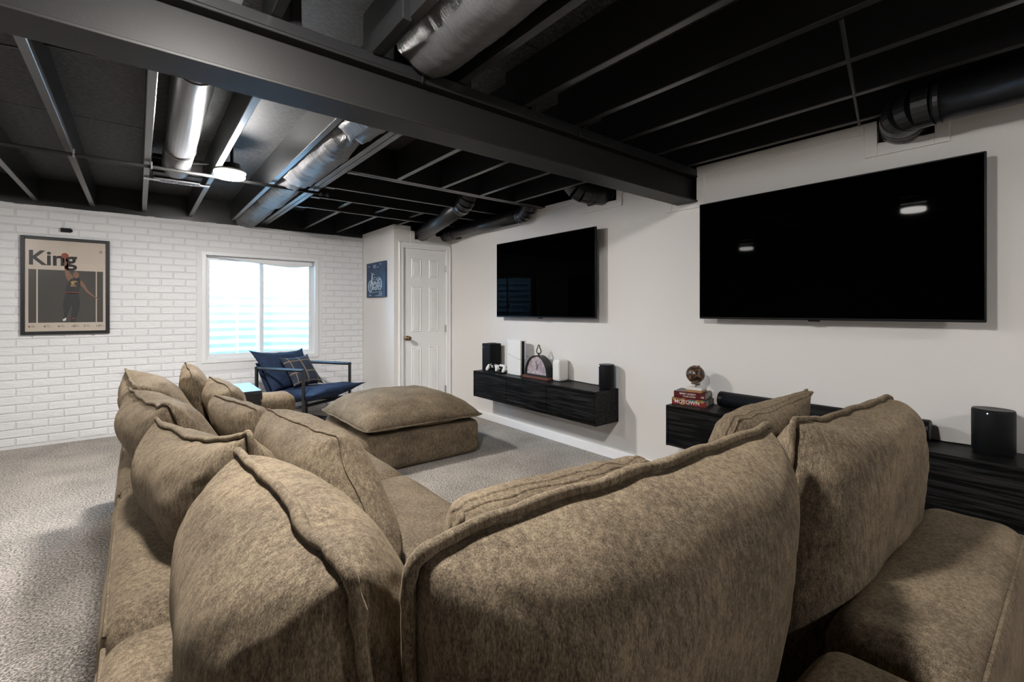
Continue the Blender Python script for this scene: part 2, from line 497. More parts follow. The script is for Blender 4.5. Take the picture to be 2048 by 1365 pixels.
# ------------------------------------------------------------------ soft cushions
def cushion(name, label, cat, P, tp, tm, mat='sofa', pw=2.6, pe=0.5, n=44, pinch=0.028, pipe=0.008, wob=0.006,
            wr=0.010, seed=1, sag=0.0, group=None, twin=0.0, lean=0.0, parent=None, uvs=False, bows=None, ears=0.0, rnd=(0.02, 0.02, 0.02, 0.02), open_bottom=False):
    """seam loop through four corners P (u0v0, u1v0, u1v1, u0v1); filling tp on the +normal side, tm on the other"""
    A, B, C, D = [Vector(p) for p in P]
    nrm = ((B - A).cross(D - A) + (B - C).cross(D - C) * -1.0)
    nrm = (B - A).cross(D - A).normalized()
    lu = ((B - A).length + (C - D).length) / 2; lv = ((D - A).length + (C - B).length) / 2
    eu = ((B - A) + (C - D)).normalized(); ev = ((D - A) + (C - B)).normalized()
    sd = Vector((seed * 7.31, seed * 3.77, seed * 1.93))
    bows = bows or {}
    def mid(u, v):
        s = (u + 1) / 2; t = (v + 1) / 2
        p = A * (1 - s) * (1 - t) + B * s * (1 - t) + C * s * t + D * (1 - s) * t
        # edges drawn in between the corners
        k = (1 - u * u) ** 1.0; l = (1 - v * v) ** 1.0
        p += ev * (-pinch * lv * k * v * abs(v)) + eu * (-pinch * lu * l * u * abs(u))
        p.z -= sag * k * max(0, v)
        for key, vec in bows.items():
            f = {'top': k * t, 'bottom': k * (1 - t), 'u0': l * (1 - s), 'u1': l * s}[key]
            p += Vector(vec) * f
        if ears:
            p += ev * (ears * abs(u) ** 7 * max(0, v) ** 5)
        # seam corners: rounded off (positive) or drawn out into ears (negative)
        ci = (0 if u < 0 else 1) if v < 0 else (3 if u < 0 else 2)
        cf = (abs(u) ** 6) * (abs(v) ** 6)
        p -= (eu * (1 if u > 0 else -1) + ev * (1 if v > 0 else -1)) * rnd[ci] * cf
        # wavering seam
        e = max(abs(u), abs(v)) ** 6
        q = p * 9 + sd
        p += nrm * (wob * e * noise.noise(q)) + ev * (wob * .7 * e * noise.noise(q * 1.7 + Vector((5, 1, 2))))
        p += nrm * (lean * (v * v))
        return p
    def prof(u, v):
        a = max(0.0, 1 - abs(u) ** pw) ** pe * max(0.0, 1 - abs(v) ** pw) ** pe
        return a
    def samp(i):
        t = -1 + 2 * i / n
        return math.sin(t * PI / 2) * 0.6 + t * 0.4
    bm = BM()
    uvl = bm.loops.layers.uv.new('UVMap') if uvs else None
    side = {}
    for sgn, th in ((1, tp), (-1, tm)):
        for i in range(n + 1):
            for j in range(n + 1):
                edge = i in (0, n) or j in (0, n)
                if edge and (0, i, j) in side:
                    side[(sgn, i, j)] = side[(0, i, j)]; continue
                u = samp(i); v = samp(j)
                p = mid(u, v)
                f = prof(u, v)
                if not edge:
                    q = p * 3.2 + sd + Vector((0, 0, 11 * sgn))
                    w = noise.noise(q) * wr * 1.5 + noise.noise(q * 2.6) * wr * 0.8
                    # gathers running inwards from the seam
                    ed = min(1 - abs(u), 1 - abs(v))
                    along = (v if abs(u) > abs(v) else u)
                    rr_ = math.hypot(1 - abs(u), 1 - abs(v))
                    g = min(1, rr_ * 2.5) * math.exp(-ed * 7.0) * noise.noise(Vector((along * 11, seed * 2.3, sgn * 4))) * wr * 1.5
                    # slack drag lines from the corners
                    ang = math.atan2(1 - abs(v), 1 - abs(u) + 1e-6)
                    dr = math.exp(-rr_ * 2.2) * math.sin(ang * 12 + seed) * wr * 0.5 * min(1, rr_ * 3)
                    p = p + nrm * sgn * (th * f + (w + g + dr) * min(1, f * 1.6))
                vv = bm.verts.new(p)
                side[(sgn, i, j)] = vv
                if edge: side[(0, i, j)] = vv
    for sgn in (1, -1):
        for i in range(n):
            for j in range(n):
                q = [(i, j), (i + 1, j), (i + 1, j + 1), (i, j + 1)]
                fv = [side[(sgn, a, b)] for a, b in q]
                if sgn < 0: fv.reverse(); q = q[::-1]
                f = bm.faces.new(fv)
                if uvs:
                    for lp, (a, b) in zip(f.loops, q): lp[uvl].uv = (a / n, b / n)
    o = finish(name, bm, mat, parent, smooth=True)
    if parent is None: tag(o, label, cat, group)
    if pipe > 0:
        m2 = n * 2
        loop = []
        def sm(i): 
            t = -1 + 2 * i / m2
            return math.sin(t * PI / 2) * 0.6 + t * 0.4
        for i in range(m2): loop.append((sm(i), -1))
        if open_bottom: loop = []
        for i in range(m2): loop.append((1, sm(i)))
        for i in range(m2): loop.append((sm(m2 - i), 1))
        for i in range(m2): loop.append((-1, sm(m2 - i)))
        bm = BM()
        def outw(u, v):
            d = Vector((0, 0, 0))
            if abs(v) >= 1: d += ev * v
            if abs(u) >= 1: d += eu * u
            return d
        if twin > 0:
            for sg in (-1, 1):
                pts = []
                for i, (u, v) in enumerate(loop):
                    wv = twin * (0.55 + 0.45 * noise.noise(Vector((i * 0.09, sg * 3.0, seed))))
                    pts.append(mid(u, v) + nrm * sg * wv + outw(u, v) * (-0.004))
                tube(bm, pts, pipe, 8, closed=True)
        else:
            pts = [mid(u, v) + outw(u, v) * pipe * 0.9 for u, v in loop]
            for _ in range(5):
                pts = [pts[i] if open_bottom and i in (0, len(pts) - 1) else (pts[i - 1] + pts[i] * 2 + pts[(i + 1) % len(pts)]) / 4 for i in range(len(pts))]
            rad = [pipe * (0.9 + 0.35 * noise.noise(Vector((i * 0.12, seed, 0)))) for i in range(len(pts))]
            tube(bm, pts, rad, 8, closed=not open_bottom)
        finish('piping', bm, mat, o, smooth=True)
    return o

# ================================================================== room shell
XT, YB, XS, YD = 3.205, 6.24, 2.405, 5.25      # screen wall, brick wall, closet side wall, closet door wall
XL, YN = -4.0, -3.4                            # walls behind and left of the viewer
ZJ, ZS = 2.32, 2.555                           # underside of joists, underside of subfloor

bm = BM(); box(bm, (XL, YN, -0.12), (XT + .2, YB + .25, 0.0))
floor = structure(finish('floor', bm, 'carpet', origin=(0, 0, 0)))

# brick wall with the window opening
WX0, WX1, WZ0, WZ1 = 0.565, 1.805, 0.70, 1.945
bm = BM()
YW = YB + 0.0015
for lo, hi in (((XL, YW, 0), (WX0, YB + .25, 2.28)), ((WX1, YW, 0), (XT + .2, YB + .25, 2.28)),
               ((WX0, YW, 0), (WX1, YB + .25, WZ0)), ((WX0, YW, WZ1), (WX1, YB + .25, 2.28))):
    box(bm, lo, hi)
wall_back = structure(finish('wall_back', bm, 'mortar', origin=(0, YB, 0)))

# the painted bricks: rows of running bond, each its own piece
BL, BH, J = 0.215, 0.0762, 0.011
def brick_mesh(w, h, seed):
    rnd = random.Random(seed)
    bm = BM()
    d = 0.007
    c = [(0, 0), (w, 0), (w, h), (0, h)]
    back = [bm.verts.new((x, 0.010, z)) for x, z in c]
    e = 0.004
    mid_ = [bm.verts.new((x + rnd.uniform(-.0015, .0015), -d * .35, z + rnd.uniform(-.0012, .0012))) for x, z in c]
    fr = [bm.verts.new((x + (e if x == 0 else -e), -d + rnd.uniform(-.002, .002), z + (e if z == 0 else -e))) for x, z in c]
    ctr = bm.verts.new((w * rnd.uniform(.35, .65), -d - rnd.uniform(.0, .0025), h * .5))
    for A, B_ in ((back, mid_), (mid_, fr)):
        for i in range(4):
            bm.faces.new((A[i], A[(i + 1) % 4], B_[(i + 1) % 4], B_[i]))
    for i in range(4): bm.faces.new((fr[i], fr[(i + 1) % 4], ctr))
    bmesh.ops.recalc_face_normals(bm, faces=bm.faces)
    me = bpy.data.meshes.new('brick'); bm.to_mesh(me); bm.free()
    me.materials.append(MAT['brick'])
    return me
full = [brick_mesh(BL - J, BH - J, s) for s in range(6)]
slots = []
MX0, MX1, MZ0, MZ1 = WX0 - .055, WX1 + .05, WZ0 - .10, WZ1 + .05     # smooth margin round the window
row = 0; z = 0.03
while z + BH - J < 2.285:
    x = -2.60 + (BL / 2 if row % 2 else 0)
    while x < XS:
        a, b = x, min(x + BL - J, XS - .004)
        segs = [(a, b)]
        if z + BH - J > MZ0 and z < MZ1:
            segs = []
            if a < MX0: segs.append((a, min(b, MX0)))
            if b > MX1: segs.append((max(a, MX1), b))
        for p, q in segs:
            if q - p > 0.02: slots.append((p, q, z))
        x += BL
    z += BH; row += 1
def prominence(s):
    p, q, zz = s
    vis = 1.0
    if p < -1.15: vis = 0.0                                    # beyond the frame
    if -.86 < p and q < -.21 and 1.07 < zz < 1.93: vis = 0.0    # behind the poster
    if p > -.05 and zz < .55: vis = 0.05                        # behind the sofa
    return vis * (q - p) / (p * p + 39.0 + (zz - 1.28) ** 2) 
slots.sort(key=prominence, reverse=True)
rest = BM()
for i, (p, q, zz) in enumerate(slots):
    w = q - p
    if i < 299:
        me = full[(i * 5 + int(zz * 100)) % 6] if abs(w - (BL - J)) < 1e-4 else brick_mesh(w, BH - J, i)
        o = bpy.data.objects.new('brick', me); COL.objects.link(o)
        o.parent = wall_back; o.location = (p, 0, zz)
    else:
        vs = box(rest, (p, YB - .008, zz), (q, YB + .010, zz + BH - J))
rb = finish('brick', rest, 'brick', wall_back); rb['kind'] = 'stuff'
# ragged parging along the top of the brick
bm = BM()
x = -2.6
while x < XS - .01:
    w = random.uniform(.05, .16); x2 = min(x + w, XS - .004)
    box(bm, (x, YB - .007 + random.uniform(-.002, .002), 2.252), (x2, YB + .01, 2.278 + random.uniform(-.004, .008)))
    x = x2
finish('parging', bm, 'brick', wall_back)
# smooth plaster margin round the window
bm = BM()
for lo, hi in (((MX0, YB - .004, MZ0), (WX0, YB + .01, MZ1)), ((WX1, YB - .004, MZ0), (MX1, YB + .01, MZ1)),
               ((WX0, YB - .004, MZ0), (WX1, YB + .01, WZ0)), ((WX0, YB - .004, WZ1), (WX1, YB + .01, MZ1))):
    box(bm, lo, hi)
finish('window_margin', bm, 'plaster', wall_back)
bm = BM(); box(bm, (XL, YB - .002, 0.0), (XS, YB + .012, 0.028))
finish('plinth', bm, 'plaster', wall_back)

# screen wall with its notches for the ducts and the beam
TOP = 2.338
pts = [(YN, 0), (YD, 0), (YD, 2.25), (5.12, 2.25), (5.12, 2.20), (5.0, 2.20), (5.0, TOP), (2.86, TOP), (2.86, 2.235), (2.534, 2.235), (2.534, TOP),
       (2.0, TOP), (2.0, 2.098), (1.80, 2.098), (1.80, TOP), (.73, TOP), (.73, 2.215), (.491, 2.20), (.491, TOP), (YN, TOP)]
bm = BM(); prism(bm, pts, 'X', XT, XT + .14)
wall_right = structure(finish('wall_right', bm, 'paint', origin=(XT, 0, 0)))
bm = BM(); box(bm, (XT + .145, YN, 0), (XT + .2, YB + .25, ZS)); finish('dark_backing', bm, 'void', wall_right)  # black sheet added to make the notches dark and shut out sky

# thin mitred trim along the top of the painted walls
def trim(name, runs, axis, base, proud, w):
    bm = BM()
    for (a, b) in runs:
        (p0, z0), (p1, z1) = a, b
        lo = [min(p0, p1), min(z0, z1)]; hi = [max(p0, p1), max(z0, z1)]
        if axis == 'X': vs = box(bm, (base - proud, lo[0], lo[1]), (base, hi[0], hi[1]), .002)
        else: vs = box(bm, (lo[0], base - proud, lo[1]), (hi[0], base, hi[1]), .002)
    return structure(finish(name, bm, 'paint'))
t_ = .058
trim('trim_1', [((5.0, TOP - t_), (2.86 + t_, TOP)), ((2.86, 2.235 - t_), (2.86 + t_, TOP)), ((2.86, 2.235 - t_), (2.534, 2.235)),
                ((2.534 - t_, 2.235 - t_), (2.534, TOP)), ((2.534 - t_, TOP - t_), (2.0 + t_, TOP)), ((2.0, 2.098 - t_), (2.0 + t_, TOP)),
                ((2.0, 2.098 - t_), (1.80, 2.098)), ((1.80 - t_, 2.098 - t_), (1.80, TOP)), ((1.80 - t_, TOP - t_), (.73 + t_, TOP)),
                ((.73, 2.2 - t_), (.73 + t_, TOP)), ((.73, 2.2 - t_), (.491, 2.2)), ((.491 - t_, 2.2 - t_), (.491, TOP)), ((.491 - t_, TOP - t_), (YN, TOP))],
     'X', XT, .012, t_)

# closet bump-out: side wall and door wall
bm = BM(); box(bm, (XS, YD, 0), (XS + .09, YB, 2.325))
wall_side = structure(finish('wall_side', bm, 'paint'))
DX0, DX1, DZ = 2.536, 3.122, 2.055
pts = [(XS + .09, 0), (DX0 - .012, 0), (DX0 - .012, DZ + .012), (DX1 + .012, DZ + .012), (DX1 + .012, 0), (XT, 0), (XT, 2.24), (2.985, 2.24),
       (2.95, 2.325), (2.845, 2.325), (2.845, 2.172), (2.677, 2.172), (2.677, 2.325), (XS + .09, 2.325)]
bm = BM(); prism(bm, pts, 'Y', YD, YD + .10)
wall_closet = structure(finish('wall_closet', bm, 'paint'))
bm = BM(); box(bm, (XS + .1, YD + .3, 0), (XT + .1, YD + .34, 2.55)); finish('dark_backing', bm, 'void', wall_closet)  # added black sheet, paints the dark behind the closet wall notch
bm = BM()
box(bm, (XS, YD - .010, 2.325 - t_), (2.677, YD, 2.327), .002)
box(bm, (2.677 - t_, YD - .010, DZ + .07), (2.677, YD, 2.327), .002)
box(bm, (2.677, YD - .010, 2.172 - t_), (2.845, YD, 2.172), .002)
box(bm, (2.845, YD - .010, 2.172 - t_), (2.845 + t_, YD, 2.327), .002)
box(bm, (XS - .010, YD - .010, 2.325 - t_), (XS, YB, 2.327), .002)
structure(finish('trim_2', bm, 'paint'))

# walls out of view close the room
bm = BM(); box(bm, (XL - .1, YN, 0), (XL, YB + .25, ZS)); structure(finish('wall_left', bm, 'paint'))
bm = BM(); box(bm, (XL - .1, YN - .1, 0), (XT + .2, YN, ZS)); structure(finish('wall_front', bm, 'paint'))

# baseboard
bm = BM(); box(bm, (XT - .015, YN, 0), (XT, YD, .083), .004); structure(finish('baseboard_right', bm, 'white'))
bm = BM(); box(bm, (XS - .014, YD - .014, 0), (XS, YB - .012, .083), .004); box(bm, (XS, YD - .014, 0), (DX0 - .075, YD, .083), .004)
structure(finish('baseboard_closet', bm, 'white'))

# ------------------------------------------------------------------ door
def door_1():
    bm = BM(); box(bm, (DX0, YD + .012, .012), (DX1, YD + .047, DZ), .002)
    d = structure(finish('door_1', bm, 'white', origin=((DX0 + DX1) / 2, YD, 0)))
    w = DX1 - DX0
    cols = [(DX0 + .105, DX0 + w / 2 - .055), (DX0 + w / 2 + .055, DX1 - .105)]
    for z0, z1 in ((.22, .83), (1.02, 1.58), (1.70, 1.93)):
        for x0, x1 in cols:
            bm = BM()
            # moulded ring, sunk groove and raised field
            o = [(x0, z0), (x1, z0), (x1, z1), (x0, z1)]
            def ring(k, y): 
                return [bm.verts.new((x0 + k if px == x0 else x1 - k, YD + y, z0 + k if pz == z0 else z1 - k)) for px, pz in o]
            R = [ring(0, .0125), ring(.008, .004), ring(.018, .011), ring(.034, .005)]
            for A, B_ in zip(R, R[1:]):
                for i in range(4): bm.faces.new((A[i], A[(i + 1) % 4], B_[(i + 1) % 4], B_[i]))
            bm.faces.new(R[-1])
            finish('panel', bm, 'white', d)
    bm = BM()
    k = (2.583, YD, .944)
    c = [(0, .012), (.030, .012), (.030, .004), (.012, .002), (.012, -.028), (.022, -.034), (.028, -.046), (.026, -.060), (.014, -.068), (0, -.069)]
    rings = []
    for r, y in c:
        rings.append([bm.verts.new((k[0] + max(r, 1e-4) * math.cos(2 * PI * i / 16), YD + y, k[2] + max(r, 1e-4) * math.sin(2 * PI * i / 16))) for i in range(16)])
    for A, B_ in zip(rings, rings[1:]):
        for i in range(16): bm.faces.new((A[i], A[(i + 1) % 16], B_[(i + 1) % 16], B_[i]))
    kb = finish('knob', bm, 'brass', d, smooth=True); kb['label'] = 'dark brass door knob'
    for z in (.26, 1.05, 1.83):
        bm = BM(); box(bm, (DX1 - .004, YD + .002, z - .045), (DX1 + .018, YD + .014, z + .045), .001)
        tube(bm, [(DX1 + .006, YD + .000, z - .047), (DX1 + .006, YD + .000, z + .047)], .006, 8)
        finish('hinge', bm, 'steel', d)
    bm = BM()
    cw = .062
    for x0, x1, z0, z1 in ((DX0 - .010 - cw, DX0 - .010, 0, DZ + .01 + cw), (DX1 + .010, DX1 + .010 + cw, 0, DZ + .01 + cw), (DX0 - .010, DX1 + .010, DZ + .01, DZ + .01 + cw)):
        box(bm, (x0, YD - .014, z0), (x1, YD + .001, z1), .004)
    for x0, x1, z0, z1 in ((DX0 - .010 - cw, DX0 - .010 - cw + .02, 0, DZ + .01 + cw), (DX1 + .010 + cw - .02, DX1 + .010 + cw, 0, DZ + .01 + cw), (DX0 - .010 - cw, DX1 + .010 + cw, DZ + .01 + cw - .02, DZ + .01 + cw)):
        box(bm, (x0, YD - .021, z0), (x1, YD - .01, z1), .003)
    finish('casing', bm, 'white', d)
    bm = BM()
    for x0, x1 in ((DX0 - .012, DX0 - .003), (DX1 + .003, DX1 + .012)): box(bm, (x0, YD, 0), (x1, YD + .1, DZ + .012))
    box(bm, (DX0 - .012, YD, DZ + .004), (DX1 + .012, YD + .1, DZ + .012))
    finish('jamb', bm, 'white', d)
door_1()

# ------------------------------------------------------------------ window and window well
def window_1():
    bm = BM()
    # outer casing lip on the brick face
    f = .032
    for lo, hi in (((WX0 - .012, YB - .016, WZ0 - .012), (WX0 + f, YB + .03, WZ1 + .012)), ((WX1 - f, YB - .016, WZ0 - .012), (WX1 + .012, YB + .03, WZ1 + .012)),
                   ((WX0 + f, YB - .016, WZ0 - .012), (WX1 - f, YB + .03, WZ0 + f)), ((WX0 + f, YB - .016, WZ1 - f), (WX1 - f, YB + .03, WZ1 + .012))):
        box(bm, lo, hi, .004)
    w = structure(finish('window_1', bm, 'vinyl', origin=((WX0 + WX1) / 2, YB, WZ0)))
    bm = BM()
    for lo, hi in (((WX0 - .001, YB + .02, WZ0), (WX0 + .012, YB + .25, WZ1)), ((WX1 - .012, YB + .02, WZ0), (WX1 + .001, YB + .25, WZ1)),
                   ((WX0, YB + .02, WZ0 - .001), (WX1, YB + .25, WZ0 + .014)), ((WX0, YB + .02, WZ1 - .012), (WX1, YB + .25, WZ1 + .001))):
        box(bm, lo, hi)
    finish('window_reveal', bm, 'white', w)
    y0, y1 = YB + .085, YB + .135
    bm = BM()
    for lo, hi in (((WX0 + .01, y0, WZ0 + .01), (WX0 + .052, y1, WZ1 - .01)), ((WX1 - .052, y0, WZ0 + .01), (WX1 - .01, y1, WZ1 - .01)),
                   ((WX0 + .05, y0, WZ0 + .01), (WX1 - .05, y1, WZ0 + .06)), ((WX0 + .05, y0, WZ1 - .055), (WX1 - .05, y1, WZ1 - .01))):
        box(bm, lo, hi, .004)
    finish('window_frame', bm, 'vinyl', w)
    xm = 1.178
    for nm, a, b, ya in (('sash', WX0 + .05, xm + .02, y0 + .004), ('sash', xm - .022, WX1 - .05, y0 + .026)):
        s_ = .026; yb = ya + .02
        bm = BM()
        for lo, hi in (((a, ya, WZ0 + .055), (a + s_, yb, WZ1 - .05)), ((b - s_, ya, WZ0 + .055), (b, yb, WZ1 - .05)),
                       ((a + s_, ya, WZ0 + .055), (b - s_, yb, WZ0 + .055 + s_)), ((a + s_, ya, WZ1 - .05 - s_), (b - s_, yb, WZ1 - .05))):
            box(bm, lo, hi, .003)
        sh = finish(nm, bm, 'vinyl', w)
        bm = BM(); box(bm, (a + s_ - .004, ya + .008, WZ0 + .055 + s_ - .004), (b - s_ + .004, ya + .011, WZ1 - .05 - s_ + .004))
        finish('pane', bm, 'glass', sh)
    # pale roller shade gathered under the head, sagging towards the right
    bm = BM()
    n = 24; rows = []
    for i in range(n + 1):
        t = i / n; x = WX0 + .045 + t * (WX1 - WX0 - .09)
        drop = .018 + .075 * (math.sin(min(1, t * 1.12) * PI / 2) ** 1.5) - (.03 * max(0, (t - .78) / .22) if t > .78 else 0)
        prof = [(0, .0), (-.022, .004), (-.034, .3), (-.030, .62), (-.044, .8), (-.036, .97), (-.016, 1.0), (-.004, .9), (0.004, .3)]
        rows.append([bm.verts.new((x, y0 - .004 + py, WZ1 - .028 - drop * pz)) for py, pz in prof])
    for A, B_ in zip(rows, rows[1:]):
        for k in range(len(A) - 1): bm.faces.new((A[k], A[k + 1], B_[k + 1], B_[k]))
    bm.faces.new(rows[0]); bm.faces.new(list(reversed(rows[-1])))
    finish('rolled_shade', bm, 'vinyl', w, smooth=True)
    # latch on the meeting rail
    bm = BM(); box(bm, (xm - .012, y0 - .012, 1.33), (xm + .006, y0 + .006, 1.41), .003)
    finish('latch', bm, 'vinyl', w)
window_1()

def window_well():
    cx, y0 = 1.18, YB + .25
    a, b = .92, .95
    bm = BM()
    nz, na = 132, 44
    z0, z1 = .40, 1.80
    grid = []
    for j in range(nz + 1):
        z = z0 + (z1 - z0) * j / nz
        off = .013 * math.sin(2 * PI * z / .108)
        grid.append([bm.verts.new((cx - (a + off) * math.cos(PI * i / na), y0 + (b + off) * math.sin(PI * i / na), z)) for i in range(na + 1)])
    for A, B_ in zip(grid, grid[1:]):
        for i in range(na): bm.faces.new((A[i], A[i + 1], B_[i + 1], B_[i]))
    w = finish('window_well', bm, 'galv', smooth=True, origin=(cx, y0, z0))
    tag(w, 'corrugated pale metal window well curving outside the window', 'window well')
    bm = BM(); tube(bm, [(cx - a * math.cos(PI * i / na), y0 + b * math.sin(PI * i / na), z1 + .01) for i in range(na + 1)], .018, 8)
    finish('rim', bm, 'galv', w, smooth=True)
    bm = BM(); box(bm, (cx - a - .1, y0, .34), (cx + a + .1, y0 + b + .1, .42)); g = finish('gravel_bed', bm, 'gravel', w)
    # ladder hung inside the far side of the well
    L = empty('escape_ladder', (1.16, 7.22, .44), 'white metal ladder hung inside the window well behind left pane', 'ladder')
    for x in (1.045, 1.285):
        bm = BM(); box(bm, (x - .016, 7.21, .44), (x + .016, 7.235, 1.84), .003); finish('rail', bm, 'vinyl', L)
    for z in (.70, .98, 1.26, 1.54):
        bm = BM(); tube(bm, [(1.05, 7.222, z), (1.28, 7.222, z)], .011, 8); finish('rung', bm, 'vinyl', L)
    bm = BM(); tube(bm, [(1.17, 7.20, 1.83), (1.52, 7.52, 2.0)], .018, 8)
    br = finish('brace', bm, 'vinyl'); br.name = 'cover_prop'
    tag(br, 'white diagonal prop above the window well ladder', 'prop')
    bm = BM(); box(bm, (-6, 7.6, 1.60), (9, 16, 1.78)); gr = finish('ground_outside', bm, 'lawn'); structure(gr)
    bm = BM(); box(bm, (-3, 8.4, 1.78), (5, 8.6, 2.12), .02)
    tag(finish('garden_edging', bm, 'gravel'), 'grey low garden edging beyond the window well rim', 'edging')
window_well()

# ================================================================== ceiling
bm = BM(); box(bm, (XL - .1, YN - .1, ZS), (XT + .2, YB + .25, ZS + .03))
ceiling = structure(finish('ceiling', bm, 'osb', origin=(0, 0, ZS)))
for (y0, y1) in ((YN, -2.0), (-2.0, -.78), (-.78, .44), (.44, 1.66), (1.66, 2.88), (2.88, 4.10), (4.10, 5.32), (5.32, YB)):
    for (x0, x1) in ((XL, -1.55), (-1.55, .85), (.85, XT)):
        bm = BM(); box(bm, (x0 + .003, y0 + .003, ZS - .010 - random.uniform(0, .002)), (x1 - .003, y1 - .003, ZS + .001), .002)
        finish('subfloor_panel', bm, 'osb', ceiling)
def joist(x0, x1, y0, y1, zb=ZJ):
    bm = BM(); box(bm, (x0, y0, zb), (x1, y1, ZS - .001), .003)
    return finish('joist', bm, 'black', ceiling)
YBM0, YBM1 = 1.79, 1.955
# spans beyond the beam, towards the brick wall
for i in range(-9, 3):
    x = .05 + .40 * i
    joist(x - .019, x + .019, YBM0 + .02, YB - .005)
joist(1.135, 1.174, YBM0 + .02, YB - .005); joist(1.180, 1.219, YBM0 + .02, YB - .005)
for x in (1.61, 2.01, 2.41, 2.81):
    joist(x - .019, x + .019, YBM0 + .02, 3.425)
for x in (1.64, 2.05, 2.45, 2.85):
    joist(x - .019, x + .019, 4.935, YB - .005)
for y in (3.445, 3.49, 4.0, 4.42, 4.915):
    joist(1.222, XT + .1, y - .019, y + .019)
# joist hangers on the double joist
for y in (3.47, 4.0, 4.42, 4.915):
    bm = BM(); box(bm, (1.220, y - .026, ZJ - .004), (1.30, y + .026, ZJ + .002)); box(bm, (1.220, y - .027, ZJ - .004), (1.225, y + .027, ZJ + .15))
    finish('joist_hanger', bm, 'black', ceiling)
# spans on the near side of the beam
for i in range(-11, 7):
    x = .765 + .385 * i
    joist(x - .019, x + .019, YN, YBM1 - .02)
bm = BM(); box(bm, (.72, 1.50, ZJ - .012), (.757, 1.78, ZJ + .07), .003); finish('blocking', bm, 'black', ceiling)
bm = BM(); box(bm, (XL, YB - .006, 2.283), (XT + .2, YB + .25, ZS)); finish('rim_board', bm, 'black', ceiling)
for x0 in (1.30, 1.70, 2.10, 2.50):
    bm = BM(); box(bm, (x0 + .31, 4.44, ZJ + .03), (x0 + .35, 4.90, ZS - .02), .003); 
    finish('blocking', bm, 'black', ceiling)
# steel beam
bm = BM()
ym = (YBM0 + YBM1) / 2
box(bm, (XL, YBM0, 2.082), (XT + .13, YBM1, 2.094), .002)
box(bm, (XL, YBM0, 2.262), (XT + .13, YBM1, 2.274), .002)
box(bm, (XL, YBM0 + .052, 2.09), (XT + .13, YBM1 - .052, 2.265))
beam = structure(finish('beam', bm, 'beam', origin=(0, ym, 2.082)))
bm = BM(); box(bm, (XL, YBM0 + .004, 2.275), (XT + .13, YBM1 - .004, ZJ - .001), .003); finish('nailer_plank', bm, 'black', beam)
for x in (.945, 1.93):
    bm = BM(); tube(bm, [(x, YBM0 - .004, 2.30), (x, YBM0 - .014, 2.285), (x, YBM0 - .012, 2.262), (x, YBM0 - .004, 2.255)], .004, 6); finish('cable_clip', bm, 'beam', beam)

# lamps
def lamp(x, y, label, mat='lamp', z=2.262):
    o = empty('ceiling_light', (x, y, z), label, 'ceiling light')
    bm = BM(); lathe(bm, [(0, .058), (.098, .058), (.104, .052), (.104, .044), (.1, .040), (0, .040)], (x, y, z), 32); finish('trim_ring', bm, 'gloss_white', o, smooth=False)
    bm = BM(); lathe(bm, [(.096, .0405), (.098, .012), (.09, .004), (.06, 0), (0, -.002)], (x, y, z), 32); finish('diffuser', bm, mat, o, smooth=True)
    bm = BM(); lathe(bm, [(0, .058), (.055, .058), (.055, .125), (0, .125)], (x + .02, y + .06, z), 20); finish('junction_box', bm, 'black', o)
    bm = BM(); tube(bm, [(x + .02, y + .06, z + .12), (x + .02, y + .06, ZS - .01)], .012, 8); finish('conduit', bm, 'black', o)
lamp(.53, 3.98, 'glowing round disc light hung beside the pipe near the brick wall')
lamp(.20, 1.08, 'glowing round disc light over the sofa corner', 'keylamp')
lamp(-1.45, 3.45, 'glowing round disc light over the open carpet left of sofa', 'dimlamp')

lamp(2.0, -1.75, 'unseen round disc light added well behind the sofa to brighten the right wall', 'dimlamp')  # added fill lamp out of view, lifts the screen wall and sofa backs

# water pipe across the joists
bm = BM(); tube(bm, [(XL, 4.13, 2.297), (-.33, 4.13, 2.297), (1.29, 4.16, 2.297)], .0125, 10)
pipe = tag(finish('water_pipe', bm, 'beam', smooth=True), 'thin black pipe running under the joists past the round light', 'pipe')
for x in (1.22, 1.275):
    bm = BM(); tube(bm, [(x, 4.159, 2.297), (x + .018, 4.159, 2.297)], .02, 12); finish('coupling', bm, 'beam', pipe)
for x in (-.35, .05):
    bm = BM(); box(bm, (x + .02, 4.118, 2.283), (x + .03, 4.142, 2.33)); finish('pipe_clip', bm, 'steel', pipe)
bm = BM(); tube(bm, [(.07, 4.32, 2.42), (.25, 4.3, 2.40), (.43, 4.28, 2.42)], .005, 6)
tag(finish('electric_cable', bm, 'duct'), 'thin dark cable crossing between joists above the vent duct', 'cable')
bm = BM(); tube(bm, [(-.73, 3.10, 2.49), (-.55, 3.07, 2.475), (-.37, 3.05, 2.485)], .005, 6); tube(bm, [(-.33, 2.95, 2.485), (-.15, 2.90, 2.47), (.03, 2.86, 2.48)], .005, 6)
tag(finish('electric_cable', bm, 'duct'), 'thin black cable threaded through joists left of the vent duct', 'cable')

